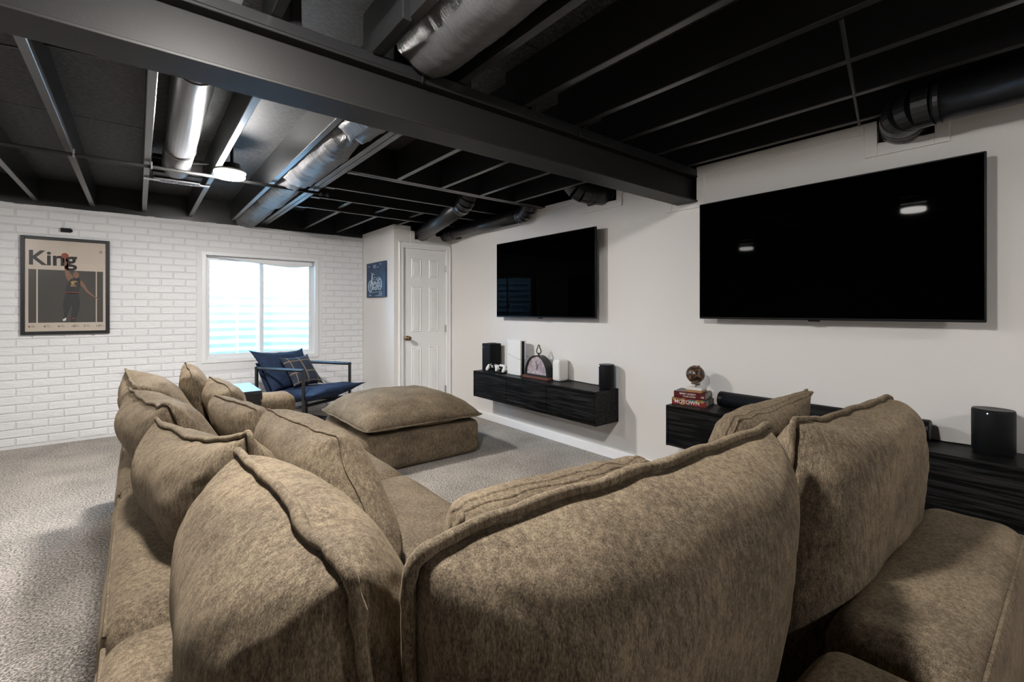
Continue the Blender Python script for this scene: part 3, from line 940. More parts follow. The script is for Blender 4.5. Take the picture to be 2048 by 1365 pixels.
# sheet metal supply duct with register
def vent_duct():
    o = empty('vent_duct', (.24, 3.2, 2.30), 'grey round sheet metal duct between joists ending at a vent', 'duct')
    bm = BM(); r = .088; zc = 2.405
    tube(bm, [(.205, YBM0, zc), (.205, 2.55, zc), (.225, 3.9, zc)], r, 28); finish('pipe_section', bm, 'dullduct', o, smooth=True)
    bm = BM(); tube(bm, [(.225, 3.86, zc), (.225, 4.20, zc - .005), (.23, 4.42, zc - .01)], [r + .004, r + .004, r + .004], 28); finish('pipe_section', bm, 'dullduct', o, smooth=True)
    bm = BM(); tube(bm, [(.225, 3.885, zc), (.225, 3.90, zc)], r + .008, 28); finish('joint_ring', bm, 'dullduct', o)
    bm = BM(); tube(bm, [(.206, 2.55, zc), (.206, 2.565, zc)], r + .005, 28); finish('joint_ring', bm, 'dullduct', o)
    bm = BM(); box(bm, (.085, 4.40, 2.330), (.40, 4.62, 2.47), .004); finish('boot', bm, 'beam', o)
vent_duct()
def vent():
    o = empty('air_vent', (.24, 4.58, 2.312), 'white slotted air vent across two joists below the grey duct', 'air vent')
    bm = BM()
    x0, x1, y0, y1, z = .095, .395, 4.53, 4.635, 2.310
    for lo, hi in (((x0, y0, z), (x0 + .035, y1, z + .008)), ((x1 - .035, y0, z), (x1, y1, z + .008)), ((x0, y0, z), (x1, y0 + .018, z + .008)), ((x0, y1 - .018, z), (x1, y1, z + .008)), ((.238, y0, z), (.252, y1, z + .008))):
        box(bm, lo, hi)
    finish('frame', bm, 'steel', o)
    for k in range(22):
        x = x0 + .04 + k * (x1 - x0 - .08) / 21
        if abs(x - .245) < .01: continue
        bm = BM(); box(bm, (x - .002, y0 + .016, z + .001), (x + .002, y1 - .016, z + .014)); finish('slat', bm, 'steel', o)
    bm = BM(); box(bm, (x0 + .01, y0 + .01, z + .014), (x1 - .01, y1 - .01, z + .019)); finish('damper', bm, 'void', o)
    bm = BM(); box(bm, (.035, y0 + .03, z - .002), (x0 + .005, y1 - .03, z + .004)); finish('mounting_strap', bm, 'steel', o)
    bm = BM(); box(bm, (x1 - .005, y0 + .03, z - .002), (.462, y1 - .03, z + .004)); finish('mounting_strap', bm, 'steel', o)
vent()

# wrapped flexible ducts between joists
def flex(name, label, x, ys, r0, zc, y_end, squash=1.0, seed=1):
    bm = BM()
    seg = 40
    y = ys[0]; pts = []
    rings = []
    step = .02
    n = int((y_end - ys[0]) / step)
    for i in range(n + 1):
        yy = ys[0] + (y_end - ys[0]) * i / n
        # bags swell slowly after each strap and tuck in sharply at the next
        past = [yy - t for t in ys[1:] if t <= yy]; ahead = [t - yy for t in ys[1:] if t > yy]
        d = min(past + ahead) if past or ahead else 9
        k = 1.0
        if past: k -= .36 * math.exp(-min(past) / .20)
        if ahead: k -= .40 * math.exp(-(min(ahead) / .028) ** 1.5)
        ring = []
        for q in range(seg):
            a = 2 * PI * q / seg
            wv = noise.noise(Vector((math.cos(a) * 2.2, math.sin(a) * 2.2, yy * 5 + seed))) * .012
            wv += noise.noise(Vector((math.cos(a) * 9, math.sin(a) * 9, yy * 2.5 + seed * 3))) * (.006 + .022 * math.exp(-(d / .14) ** 2))
            wv += noise.noise(Vector((yy * 38 + math.sin(a) * 2, seed, a * .6))) * .005
            rr = r0 * k + wv
            ring.append(bm.verts.new((x + rr * math.cos(a) * squash, yy, zc + rr * math.sin(a))))
        rings.append(ring)
    for A, B_ in zip(rings, rings[1:]):
        for q in range(seg): bm.faces.new((A[q], A[(q + 1) % seg], B_[(q + 1) % seg], B_[q]))
    bm.faces.new(rings[0]); bm.faces.new(list(reversed(rings[-1])))
    o = finish(name, bm, 'wrap', smooth=True)
    tag(o, label, 'duct')
    for s in ys[1:]:
        bm = BM(); tube(bm, [(x, s - .008, zc), (x, s + .008, zc)], r0 * .62, 28); finish('strap', bm, 'duct', o)
    return o
flex('flexible_duct', 'wrinkled wrapped flexible duct sagging between joists beyond the beam', .998, [1.98, 2.72, 4.0, 5.0], .150, 2.412, YB - .02, .95, 1)
flex('flexible_duct', 'cloth wrapped flexible duct between joists on the near side of the beam', .962, [-1.2, -.6], .176, 2.455, 1.765, .92, 5)
# lumber filler strips seen beside the near duct
# round black ducts with elbows
def round_duct(label, pts, r, bends, collar=(), taper=None, straps=()):
    """pts: centre line corners; rounded at the bends with three-gore elbows"""
    V = [Vector(p) for p in pts]
    o = empty('round_duct', V[0], label, 'duct')
    cuts = []
    segs = []
    prev = V[0]
    for i in range(1, len(V) - 1):
        a = (V[i - 1] - V[i]).normalized(); b = (V[i + 1] - V[i]).normalized()
        e = bends[i - 1]
        p0 = V[i] + a * e; p1 = V[i] + b * e
        segs.append((prev, p0))
        arc = []
        for k in range(5):
            t = k / 4
            arc.append((p0 * (1 - t) ** 2 + V[i] * 2 * t * (1 - t) + p1 * t * t))
        bm = BM()
        for k in range(4):
            q0, q1 = arc[k], arc[k + 1]
            ext = (q1 - q0).normalized() * .004
            tube(bm, [q0 - ext, q1 + ext], r + (.003 if k % 2 else .0055), 24)
        finish('elbow', bm, 'duct', o, smooth=False)
        prev = p1
    segs.append((prev, V[-1]))
    for p0, p1 in segs:
        if (p1 - p0).length < .02: continue
        bm = BM(); tube(bm, [p0, p1], r, 28); finish('pipe_section', bm, 'duct', o, smooth=True)
        d = (p1 - p0).normalized()
        bm = BM(); tube(bm, [p0 + d * .01, p0 + d * .028], r + .005, 28); finish('joint_ring', bm, 'duct', o)
        bm = BM(); tube(bm, [p1 - d * .028, p1 - d * .01], r + .005, 28); finish('joint_ring', bm, 'duct', o)
    for s in straps:
        bm = BM(); tube(bm, s, .006, 6); finish('hanger_strap', bm, 'steel', o)
    return o
round_duct('grey-black round duct slanting down into the wall above the closet door', [(2.79, 5.34, 2.235), (2.55, 3.90, 2.355), (2.57, 3.84, 2.50), (2.82, 3.52, 2.515)], .088, [.10, .055],
           straps=[[(2.70, 5.0, 2.34), (2.68, 4.93, ZJ)]])
round_duct('black round duct along the screen wall above the smaller television', [(3.12, 5.36, 2.24), (3.105, 5.12, 2.272), (3.10, 3.60, 2.272), (3.06, 3.50, 2.50)], .072, [.08, .09])
round_duct('short black elbow duct turning into the wall beside the beam', [(2.93, 2.86, 2.53), (2.94, 2.78, 2.315), (3.26, 2.66, 2.30)], .088, [.13])
round_duct('black round duct entering the wall notch above the larger television', [(2.965, -2.6, 2.275), (2.965, .58, 2.275), (3.26, .625, 2.27)], .094, [.12])
# thin sprinkler line under the near joists
bm = BM(); tube(bm, [(1.95, .55, 2.325), (3.15, .80, 2.325)], .008, 6)
tag(finish('electric_cable', bm, 'duct'), 'thin black cable crossing under near joists before the screen wall', 'cable')

# ================================================================== sectional sofa
SEAT = .475
def module(label, group, blocks):
    o = empty('sofa_module', blocks['at'], label, 'sofa', group)
    for nm, lo, hi, r, crown in blocks['parts']:
        bm = BM(); rbox(bm, lo, hi, r, 18, crown, .004, seed=len(nm) + lo[0] * 3 + lo[1], bow=.004 if nm != 'base' else 0)
        finish(nm, bm, 'sofa', o, smooth=True)
    if blocks.get('piping'):
        bm = BM()
        for pts in blocks['piping']: tube(bm, pts, .0045, 6)
        finish('piping', bm, 'sofa', o, smooth=True)
    return o
SG = 'modules of the taupe sectional sofa'
X0, Y0, ZB = -.065, .105, .652
def arc_pts(a, b, n=14, amp=.004):
    a = Vector(a); b = Vector(b)
    return [a.lerp(b, i / n) + Vector((0, 0, amp * noise.noise(Vector((i * .7, a.x * 3, b.y))))) for i in range(n + 1)]
module('taupe corner module where the two runs of the sectional meet', SG, dict(at=(.5, .65, 0), parts=[
    ('base', (X0 + .02, Y0 + .02, 0.0), (1.07, 1.20, .30), .03, 0),
    ('seat_cushion', (.20, .34, .285), (1.09, 1.215, SEAT), .055, .02),
    ('back_frame', (X0, Y0 + .01, .02), (X0 + .26, 1.215, ZB), .065, .004),
    ('back_frame', (X0 + .20, Y0, .02), (1.085, Y0 + .235, ZB - .012), .065, .004)],
    piping=[arc_pts((X0 + .012, Y0 + .06, ZB - .03), (X0 + .012, 1.20, ZB - .03)), arc_pts((X0 + .06, Y0 + .010, ZB - .045), (1.07, Y0 + .010, ZB - .045))]))
module('taupe end module with right arm in front of the larger television', SG, dict(at=(1.55, .65, 0), parts=[
    ('base', (1.10, Y0 + .02, 0.0), (2.02, 1.13, .30), .03, 0),
    ('seat_cushion', (1.095, .34, .285), (1.81, 1.15, SEAT), .055, .02),
    ('back_frame', (1.095, Y0, .02), (2.035, Y0 + .245, ZB), .062, .006),
    ('arm', (1.80, Y0 + .20, .02), (2.05, 1.18, ZB - .004), .075, .004)],
    piping=[arc_pts((1.13, Y0 + .008, ZB - .030), (2.01, Y0 + .008, ZB - .030)), arc_pts((1.83, Y0 + .232, ZB + .004), (2.02, Y0 + .232, ZB + .0))]))
for y0, y1, lab, far in ((1.225, 2.15, 'taupe armless module beside the corner in the long run', False),
                         (2.16, 3.08, 'taupe armless module second from the corner in the long run', False),
                         (3.09, 4.07, 'taupe end module with arm nearest the brick wall', True)):
    parts = [('base', (X0 + .02, y0 + .005, 0.0), (1.03, y1 - .005, .30), .03, 0),
             ('seat_cushion', (.20, y0, .285), (1.055, y1 if not far else y1 - .235, SEAT), .055, .02),
             ('back_frame', (X0, y0, .02), (X0 + .26, y1, ZB), .065, .004)]
    if far: parts.append(('arm', (X0 + .2, y1 - .24, .02), (.955, y1, ZB - .005), .07, .004))
    module(lab, SG, dict(at=(.5, (y0 + y1) / 2, 0), parts=parts, piping=[arc_pts((X0 + .012, y0 + .02, ZB - .03), (X0 + .012, y1 - .02, ZB - .03))]))

CG = 'back cushions of the taupe sectional'
# near run, backs to the viewer (normal points at the viewer)
cushion('back_cushion', 'largest taupe back cushion, its broad back towards the viewer', 'cushion',
        [(.27, .52, .47), (1.08, .52, .47), (1.135, .465, 1.005), (.222, .462, 1.022)], .155, .09, pw=4.4, pe=.46, n=60, pipe=.0095, wob=.010, wr=.007, seed=3, group=CG, open_bottom=True,
        bows={'top': (0, 0, .006)}, rnd=(.03, .03, -.005, .022), pinch=.02)
cushion('back_cushion', 'taupe back cushion standing on the end module before the long console', 'cushion',
        [(1.03, .445, .37), (1.94, .43, .50), (1.945, .405, 1.0), (1.262, .452, .995)], .118, .10, pw=5.0, pe=.42, n=56, pipe=.008, wob=.011, wr=.008, seed=11, group=CG, open_bottom=True,
        bows={'top': (0, 0, .0), 'u1': (.045, -.01, 0)}, rnd=(.04, .05, .012, -.012), pinch=.018)
# long run, backs to the left (normal points at the seat)
cushion('back_cushion', 'tall taupe back cushion in the sofa corner, seam edge towards the viewer', 'cushion',
        [(.28, .50, .47), (.28, 1.12, .47), (.155, 1.05, .998), (.168, .485, 1.0)], .12, .165, pw=3.6, pe=.46, n=56, pipe=.009, wob=.008, wr=.008, seed=17, group=CG, open_bottom=True,
        bows={'top': (0, 0, .014)}, rnd=(.03, .03, .0, .005), pinch=.015)
cushion('back_cushion', 'slumped taupe back cushion just beyond the sofa corner cushion', 'cushion',
        [(.30, 1.26, .47), (.27, 2.06, .47), (.045, 2.02, .905), (.205, 1.23, .985)], .12, .17, pw=2.9, n=48, pipe=.008, wob=.014, wr=.012, seed=23, group=CG, open_bottom=True, sag=.02, ears=.022)
cushion('back_cushion', 'slumped taupe back cushion in the middle of the long run', 'cushion',
        [(.27, 2.18, .47), (.25, 3.0, .47), (-.035, 2.95, .90), (.085, 2.10, .935)], .13, .16, pw=2.9, n=40, pipe=.008, wob=.014, wr=.012, seed=29, group=CG, open_bottom=True, sag=.015, ears=.015)
cushion('back_cushion', 'taupe back cushion at the far end of the long run', 'cushion',
        [(.26, 3.10, .47), (.25, 3.84, .47), (-.06, 3.86, .905), (-.01, 3.03, .90)], .13, .15, pw=2.9, n=40, pipe=.008, wob=.014, wr=.012, seed=31, group=CG, open_bottom=True, sag=.01, ears=.015)

PG = 'loose taupe pillows on the sectional'
cushion('throw_pillow', 'big taupe pillow leaning in the seat nearest the corner, seamed end towards viewer', 'pillow',
        [(.57, 1.25, .485), (.60, 2.02, .485), (.425, 2.16, .865), (.492, 1.49, .875)], .125, .125, pw=4.6, pe=.40, n=46, pipe=.004, wob=.01, wr=.010, seed=37, group=PG, pinch=.015, rnd=(.02, .02, .0, -.012))
cushion('throw_pillow', 'taupe pillow tucked behind the biggest pillow of the long run', 'pillow',
        [(.47, 2.18, .485), (.47, 2.90, .485), (.30, 2.84, .855), (.40, 2.24, .865)], .09, .10, pw=3.4, n=36, pipe=.005, wob=.01, wr=.012, seed=41, group=PG)
cushion('throw_pillow', 'rounded taupe pillow second from the end of the long run', 'pillow',
        [(.47, 2.98, .485), (.47, 3.62, .485), (.36, 3.62, .86), (.41, 3.0, .845)], .09, .10, pw=3.0, n=32, pipe=.005, wob=.01, wr=.012, seed=43, group=PG)
cushion('throw_pillow', 'upright taupe pillow at the far arm, tallest of the far pillows', 'pillow',
        [(.36, 3.40, .485), (.38, 3.82, .485), (.25, 3.92, .935), (.26, 3.46, .90)], .08, .09, pw=3.0, n=32, pipe=.005, wob=.01, wr=.012, seed=47, group=PG)
cushion('throw_pillow', 'long taupe lumbar pillow with zipped double seam in the corner seat', 'pillow',
        [(.50, .90, .488), (1.20, .84, .488), (1.145, .775, .870), (.515, .850, .872)], .085, .105, pw=5.0, pe=.42, n=46, pipe=.0065, wob=.012, wr=.008, seed=53, group=PG, twin=.024, pinch=.012)
cushion('throw_pillow', 'taupe pillow behind the right back cushion, before the soundbar', 'pillow',
        [(1.47, .87, .488), (1.79, .85, .488), (1.985, .665, .965), (1.455, .69, .945)], .09, .10, pw=4.4, pe=.42, n=40, pipe=.005, wob=.010, wr=.009, seed=59, group=PG, twin=.016, pinch=.012, rnd=(.02, .02, -.01, .0))

# ottoman
def ottoman():
    o = empty('ottoman', (1.89, 3.98, 0), 'large square taupe ottoman with puffy top before the wall console', 'ottoman')
    bm = BM(); rbox(bm, (1.37, 3.45, 0.004), (2.41, 4.53, .305), .055, 18, 0.0, .004, seed=5, bow=.003); finish('base', bm, 'sofa', o, smooth=True)
    cushion('top_cushion', '', '', [(1.34, 3.43, .352), (2.44, 3.42, .345), (2.43, 4.55, .35), (1.335, 4.54, .352)], .205, .065, pw=3.4, pe=.62, n=48, pipe=.007, wob=.008, wr=.012, seed=61, pinch=.015, parent=o)
ottoman()

# tray table over the far arm
def side_table():
    o = empty('side_table', (.61, 3.97, .50), 'small black tray table straddling the far sofa arm', 'side table')
    bm = BM(); box(bm, (.505, 3.745, .680), (.70, 4.22, .706), .003); finish('table_top', bm, 'tabletop', o)
    bm = BM(); box(bm, (.515, 3.750, .470), (.69, 3.775, .682), .003); finish('side_panel', bm, 'metal_black', o)
    bm = BM(); box(bm, (.515, 4.160, .0), (.69, 4.19, .682), .003); finish('side_panel', bm, 'metal_black', o)
    bm = BM(); box(bm, (.505, 3.743, .640), (.70, 3.752, .684)); finish('apron', bm, 'metal_black', o)
side_table()

# ------------------------------------------------------------------ armchair
def armchair():
    F0 = Vector((1.335, 5.10, 0)); w = Vector((.865, .50, 0)).normalized(); b = Vector((-.50, .865, 0)).normalized()
    H = .66; D = .66; WD = .70
    def P(s, t, z): return F0 + w * s + b * t + Vector((0, 0, z))
    o = empty('armchair', P(WD / 2, D / 2, 0), 'navy cushioned armchair with black tube frame below the window', 'armchair')
    def bar(nm, pts, r=.0135):
        bm = BM()
        for p, q in zip(pts, pts[1:]):
            d = (q - p).normalized() * r
            tube(bm, [p - d, q + d], r * 1.3, 4)
        return finish(nm, bm, 'metal_black', o)
    for s in (0, WD):
        bar('arm', [P(s, 0, H), P(s, D, H - .005)])
        bar('front_leg', [P(s, 0, 0.014), P(s, 0, H)])
        bar('back_leg', [P(s, D, 0.014), P(s, D, H)])
    bar('floor_rail', [P(0, 0, .018), P(0, D, .018)])
    bar('floor_rail', [P(.62, .24, .018), P(.62, D, .018)])
    bar('cross_rail', [P(0, .24, .018), P(.62, .24, .018)])
    bar('cross_rail', [P(0, D, .20), P(WD, D, .20)])
    bar('seat_rail', [P(0, .06, .27), P(WD, .06, .27)])
    bar('seat_rail', [P(.03, .06, .27), P(.03, D, .20)])
    bar('seat_rail', [P(WD - .03, .06, .27), P(WD - .03, D, .20)])
    # sling behind the back cushion
    bm = BM()
    q = [P(.06, .50, .25), P(WD - .06, .50, .25), P(WD - .06, .74, .70), P(.06, .74, .70)]
    vs = [bm.verts.new(p) for p in q] + [bm.verts.new(p + b * .012) for p in q]
    for f in ((0, 1, 2, 3), (7, 6, 5, 4), (0, 4, 5, 1), (1, 5, 6, 2), (2, 6, 7, 3), (3, 7, 4, 0)): bm.faces.new([vs[i] for i in f])
    finish('sling', bm, 'navy', o)
    cushion('seat_cushion', '', '', [P(-.0, -.12, .405), P(.74, -.12, .43), P(.70, .58, .345), P(.02, .58, .345)], .055, .095, mat='navy', pw=3.2, pe=.48, n=28, pipe=.0, wr=.012, seed=71, pinch=.035, rnd=(-.03, -.05, 0, 0), parent=o)
    cushion('back_cushion', '', '', [P(.03, .47, .40), P(.69, .47, .40), P(.70, .735, .80), P(.00, .735, .825)], .085, .07, mat='navy', pw=2.8, pe=.5, n=28, pipe=.0, wr=.010, seed=73, pinch=.05, rnd=(0, 0, -.03, -.03), parent=o)
    return P
P_ = armchair()
cushion('plaid_pillow', 'navy plaid pillow with tan lines leaning on the armchair back', 'pillow',
        [P_(.17, .30, .45), P_(.56, .28, .445), P_(.55, .50, .755), P_(.16, .50, .755)], .065, .06, mat='plaid', pw=2.6, n=24, pipe=.0, wob=.004, wr=.006, seed=79, uvs=True, pinch=.05, rnd=(-.02, -.02, -.02, -.02))

# ================================================================== televisions and consoles
def television(label, y0, y1, z0, z1):
    xf = XT - .105
    o = empty('television', (xf, (y0 + y1) / 2, z0), label, 'television', 'wall mounted televisions')
    bm = BM(); box(bm, (xf, y0, z0), (xf + .022, y1, z1), .003); finish('housing', bm, 'bezel', o)
    bm = BM(); box(bm, (xf - .0015, y0 + .007, z0 + .013), (xf + .001, y1 - .007, z1 - .007)); finish('screen', bm, 'screen', o)
    bm = BM(); box(bm, (xf + .02, y0 + .25, z0 + .10), (xf + .05, y1 - .25, z0 + .50), .006); finish('rear_case', bm, 'bezel', o)
    bm = BM(); box(bm, (xf + .05, (y0 + y1) / 2 - .2, z0 + .15), (XT - .001, (y0 + y1) / 2 + .2, z0 + .55), .004); finish('wall_bracket', bm, 'metal_black', o)
    bm = BM(); box(bm, (xf - .002, (y0 + y1) / 2 - .03, z0 - .008), (xf + .012, (y0 + y1) / 2 + .03, z0 + .002), .002); finish('sensor', bm, 'bezel', o)
television('large black wall television above the long right console', .295, 1.725, 1.226, 2.035)
television('black wall television above the console nearer the closet door', 2.685, 4.115, 1.213, 2.020)

def console(label, y0, y1, splits):
    x0, x1, z0, z1 = 2.905, XT - .003, .332, .617
    o = empty('floating_console', ((x0 + x1) / 2, (y0 + y1) / 2, z0), label, 'console', 'wall hung black consoles')
    bm = BM(); box(bm, (x0 + .018, y0 + .002, z0), (x1, y1 - .002, z1 - .018), .001); finish('body', bm, 'console', o)
    bm = BM(); box(bm, (x0, y0, z1 - .018), (x1, y1, z1), .0015); finish('top_panel', bm, 'console', o)
    bm = BM(); box(bm, (x0, y0, z0 + .001), (x1, y0 + .018, z1 - .018), .0015); finish('side_panel', bm, 'console', o)
    bm = BM(); box(bm, (x0, y1 - .018, z0 + .001), (x1, y1, z1 - .018), .0015); finish('side_panel', bm, 'console', o)
    ys = [y0 + .018] + splits + [y1 - .018]
    for a, b in zip(ys, ys[1:]):
        bm = BM(); box(bm, (x0 + .001, a + .002, z0 + .003), (x0 + .018, b - .002, z1 - .020), .001); finish('door', bm, 'console', o)
    return z1
ZC = console('black wood-grain floating console holding the clock and game consoles', 2.516, 4.285, [3.105, 3.70])
console('black wood-grain floating console holding the soundbar and books', .06, 1.868, [.66, 1.26])

# items on the clock console
bm = BM(); box(bm, (3.0, 4.10, ZC), (3.152, 4.252, ZC + .302), .004)
t = tag(finish('game_tower', bm, 'bezel'), 'tall matte black box-shaped game console beside white one', 'game console')
bm = BM(); lathe(bm, [(0, 0), (.062, 0), (.062, .002), (0, .002)], (3.076, 4.176, ZC + .301), 28); finish('vent_disc', bm, 'void', t)
bm = BM(); tube(bm, [(2.999, 4.222, ZC + .258), (2.996, 4.222, ZC + .258)], .006, 10); finish('power_button', bm, 'steel', t)

def game_console():
    o = empty('game_console', (3.07, 3.73, ZC), 'upright white game console with curved side plates and black core', 'game console')
    y0, y1 = 3.625, 3.84
    for k, (xa, xb) in enumerate(((3.035, 3.052), (3.092, 3.109))):
        for z0, z1 in ((ZC + .004, ZC + .215), (ZC + .219, ZC + .360)):
            bm = BM()
            n = 8
            A = []; B_ = []
            for i in range(n + 1):
                t_ = i / n; y = y0 + (y1 - y0) * t_
                dip = .0
                bl = .006 * math.sin(PI * t_)
                sgn = -1 if k == 0 else 1
                zt = z1 - (.055 * (1 - t_) if z1 < ZC + .3 else 0) + (.0 if z1 < ZC + .3 else .006 * t_)
                zb = z0 - (.055 * (1 - t_) if z0 > ZC + .1 else 0)
                xo = (xa if k == 0 else xb) + sgn * bl
                xi = xb if k == 0 else xa
                A.append([bm.verts.new((xo, y, zb)), bm.verts.new((xo, y, zt)), bm.verts.new((xi, y, zt)), bm.verts.new((xi, y, zb))])
            for P, Q in zip(A, A[1:]):
                for q in range(4): bm.faces.new((P[q], P[(q + 1) % 4], Q[(q + 1) % 4], Q[q]))
            bm.faces.new(A[0]); bm.faces.new(list(reversed(A[-1])))
            finish('side_plate', bm, 'gloss_white', o, smooth=False)
    bm = BM(); box(bm, (3.050, y0 + .004, ZC + .004), (3.094, y1 - .004, ZC + .352), .003); finish('core', bm, 'bezel', o)
    bm = BM(); box(bm, (3.04, y0 + .03, ZC), (3.105, y1 - .03, ZC + .006), .001); finish('stand_foot', bm, 'bezel', o)
game_console()

def controller(x, y, z, rz, label, col, accent, tilt=.5):
    o = empty('game_controller', (x, y, z), label, 'game controller')
    R = Matrix.Rotation(rz, 4, 'Z') @ Matrix.Rotation(tilt, 4, 'Y')
    def put(bm):
        for v in bm.verts: v.co = R @ v.co + Vector((x, y, z))
        return bm
    bm = BM(); rbox(bm, (-.016, -.052, .052), (.016, .052, .100), .016, 8)
    put(bm); finish('body', bm, col, o, smooth=True)
    for s in (-1, 1):
        bm = BM(); tube(bm, [(0, s * .050, .082), (-.004, s * .060, .060), (-.008, s * .066, .034), (-.010, s * .066, .012)], [.020, .021, .018, .012], 12); put(bm); finish('grip', bm, col, o, smooth=True)
        bm = BM(); tube(bm, [(-.012, s * .024, .060), (-.028, s * .024, .060)], .010, 12); put(bm); finish('thumbstick', bm, 'bezel', o)
        bm = BM(); tube(bm, [(-.012, s * .046, .084), (-.019, s * .046, .084)], .012, 10); put(bm); finish('button_pad', bm, accent, o)
    bm = BM(); box(bm, (-.019, -.026, .072), (-.012, .026, .098), .003); put(bm); finish('touch_pad', bm, accent, o)
controller(2.985, 4.055, ZC - .003, .25, 'white and black game controller standing before the black tower', 'gloss_white', 'bezel')
controller(3.010, 3.935, ZC - .003, -.2, 'white game controller standing before the white game console', 'gloss_white', 'gloss_white')
bm = BM(); box(bm, (2.975, 3.86, ZC), (3.045, 4.12, ZC + .016), .004)
tag(finish('charging_dock', bm, 'bezel'), 'low black charging dock under the two white controllers', 'dock')

def mantel_clock():
    yc, xf, xb = 3.385, 3.025, 3.115
    o = empty('mantel_clock', ((xf + xb) / 2, yc, ZC), 'black arched mantel clock with ring handle and wooden base', 'clock')
    bm = BM(); box(bm, (xf - .012, yc - .185, ZC), (xb + .008, yc + .185, ZC + .024), .003); finish('base', bm, 'redwood', o)
    R = .165; zb = ZC + .026
    n = 28
    def arch(r, k=.0): return [(yc + r * math.cos(PI * i / n), zb + k + (r * 1.22) * math.sin(PI * i / n)) for i in range(n + 1)]
    # case: arched band, open at the front
    bm = BM()
    A = arch(R); B_ = arch(R - .014, .014)
    ring = lambda pts, x: [bm.verts.new((x, p[0], p[1])) for p in pts]
    o0, o1 = ring(A, xf), ring(A, xb); i0, i1 = ring(B_, xf), ring(B_, xb)
    m = n + 1
    for P, Q in ((o0, o1), (o1, i1), (i1, i0), (i0, o0)):
        for i in range(m): bm.faces.new((P[i], P[(i + 1) % m], Q[(i + 1) % m], Q[i]))
    finish('case', bm, 'metal_black', o)
    bm = BM(); prism(bm, B_, 'X', xf + .022, xf + .030); finish('dial', bm, 'cream', o)
    bm = BM(); prism(bm, [(a, b) for a, b in A], 'X', xb - .006, xb - .001); finish('case_back', bm, 'metal_black', o)
    # numerals: an arc above, a row below
    Rm = Matrix(((0, 0, -1), (-1, 0, 0), (0, 1, 0)))      # text x -> -Y, text y -> +Z, facing -X
    cz = zb + .082
    for k, s in enumerate(('VIII', 'IX', 'X', 'XI', 'XII', 'I', 'II', 'III', 'IIII')):
        a = PI * (1.10 - 1.2 * k / 8)
        py = yc - .118 * math.cos(a) * -1; pz = cz - .030 + .112 * math.sin(a)
        rot = Rm @ Matrix.Rotation(a - PI / 2, 3, 'Z')
        text_obj('numeral', s, .034, 'numeral', o, (xf + .0215, yc - .122 * math.cos(a), pz), rot, .0004)
    for k, s in enumerate(('VII', 'VI', 'V')):
        text_obj('numeral', s, .032, 'numeral', o, (xf + .0215, yc + .06 - .06 * k, zb + .018), Rm, .0004)
    for L, a, wd in ((.055, .35, .0025), (.085, -.15, .0018)):
        bm = BM(); tube(bm, [(xf + .019, yc, cz - .02), (xf + .019, yc - L * math.sin(a), cz - .02 + L * math.cos(a))], wd, 6); finish('hand', bm, 'metal_black', o)
    bm = BM(); lathe(bm, [(0, 0), (.010, 0), (.010, .012), (.006, .022), (.008, .028), (0, .030)], ((xf + xb) / 2, yc, zb + R * 1.22 - .004), 14); finish('finial', bm, 'metal_black', o, smooth=True)
    zt = zb + R * 1.22 + .014; xm = (xf + xb) / 2
    loop = [(0, -.002), (.022, .004), (.034, .024), (.026, .044), (.013, .062), (.012, .078), (0, .088), (-.012, .078), (-.013, .062), (-.026, .044), (-.034, .024), (-.022, .004)]
    bm = BM(); tube(bm, [(xm, yc + a, zt + c) for a, c in loop], .0052, 8, closed=True); finish('ring_handle', bm, 'metal_black', o, smooth=True)
mantel_clock()

bm = BM(); rbox(bm, (3.055, 3.085, ZC), (3.185, 3.185, ZC + .205), .022, 10)
t = tag(finish('wifi_router', bm, 'gloss_white', smooth=True), 'white upright rounded box between the clock and the black speaker', 'router')
bm = BM(); tube(bm, [(3.19, 3.09, ZC + .006), (3.185, 2.95, ZC + .006), (3.17, 2.80, ZC + .006), (3.175, 2.66, ZC + .006), (3.15, 2.60, ZC + .012)], .0035, 6)
tag(finish('power_cord', bm, 'bezel'), 'thin black cord lying behind white router and black speaker', 'cord')
bm = BM(); tube(bm, [(3.12, 3.63, ZC + .20), (3.14, 3.60, ZC + .19), (3.15, 3.57, ZC + .13), (3.14, 3.58, ZC + .04), (3.15, 3.60, ZC + .006)], .004, 6)
tag(finish('power_cord', bm, 'pages'), 'pale cord hanging from back of the upright white game console', 'cord')

def oval_speaker(x, y, sx, sy, h, label, led):
    o = empty('smart_speaker', (x, y, ZC), label, 'speaker', 'black oval speakers')
    bm = BM(); lathe(bm, [(0, .0), (.93, .0), (.95, .006), (.95, .012)], (x, y, ZC), 36, sx, sy)
    finish('foot', bm, 'bezel', o, smooth=False)
    bm = BM(); lathe(bm, [(.95, .010), (1, .016), (1, h - .012), (.985, h - .004), (.95, h - .002)], (x, y, ZC), 44, sx, sy)
    finish('grille', bm, 'speaker', o, smooth=True)
    bm = BM(); lathe(bm, [(.955, h - .004), (.96, h), (.90, h + .0005), (.2, h - .003), (0, h - .003)], (x, y, ZC), 44, sx, sy)
    finish('top_cap', bm, 'bezel', o)
    if led:
        bm = BM(); lathe(bm, [(0, -.0025), (.0025, 0), (0, .0025)], led, 8); finish('status_light', bm, MAT['led'], o)
MAT['led'] = emit('white_status_light', (.8, .9, 1.0), 6.0)
oval_speaker(3.112, 2.572, .064, .066, .208, 'black oval speaker at the near end of the clock console', (3.055, 2.602, ZC + .196))
oval_speaker(3.095, .272, .066, .074, .208, 'black oval speaker at the soundbar end of the long console', (3.0285, .285, ZC + .193))

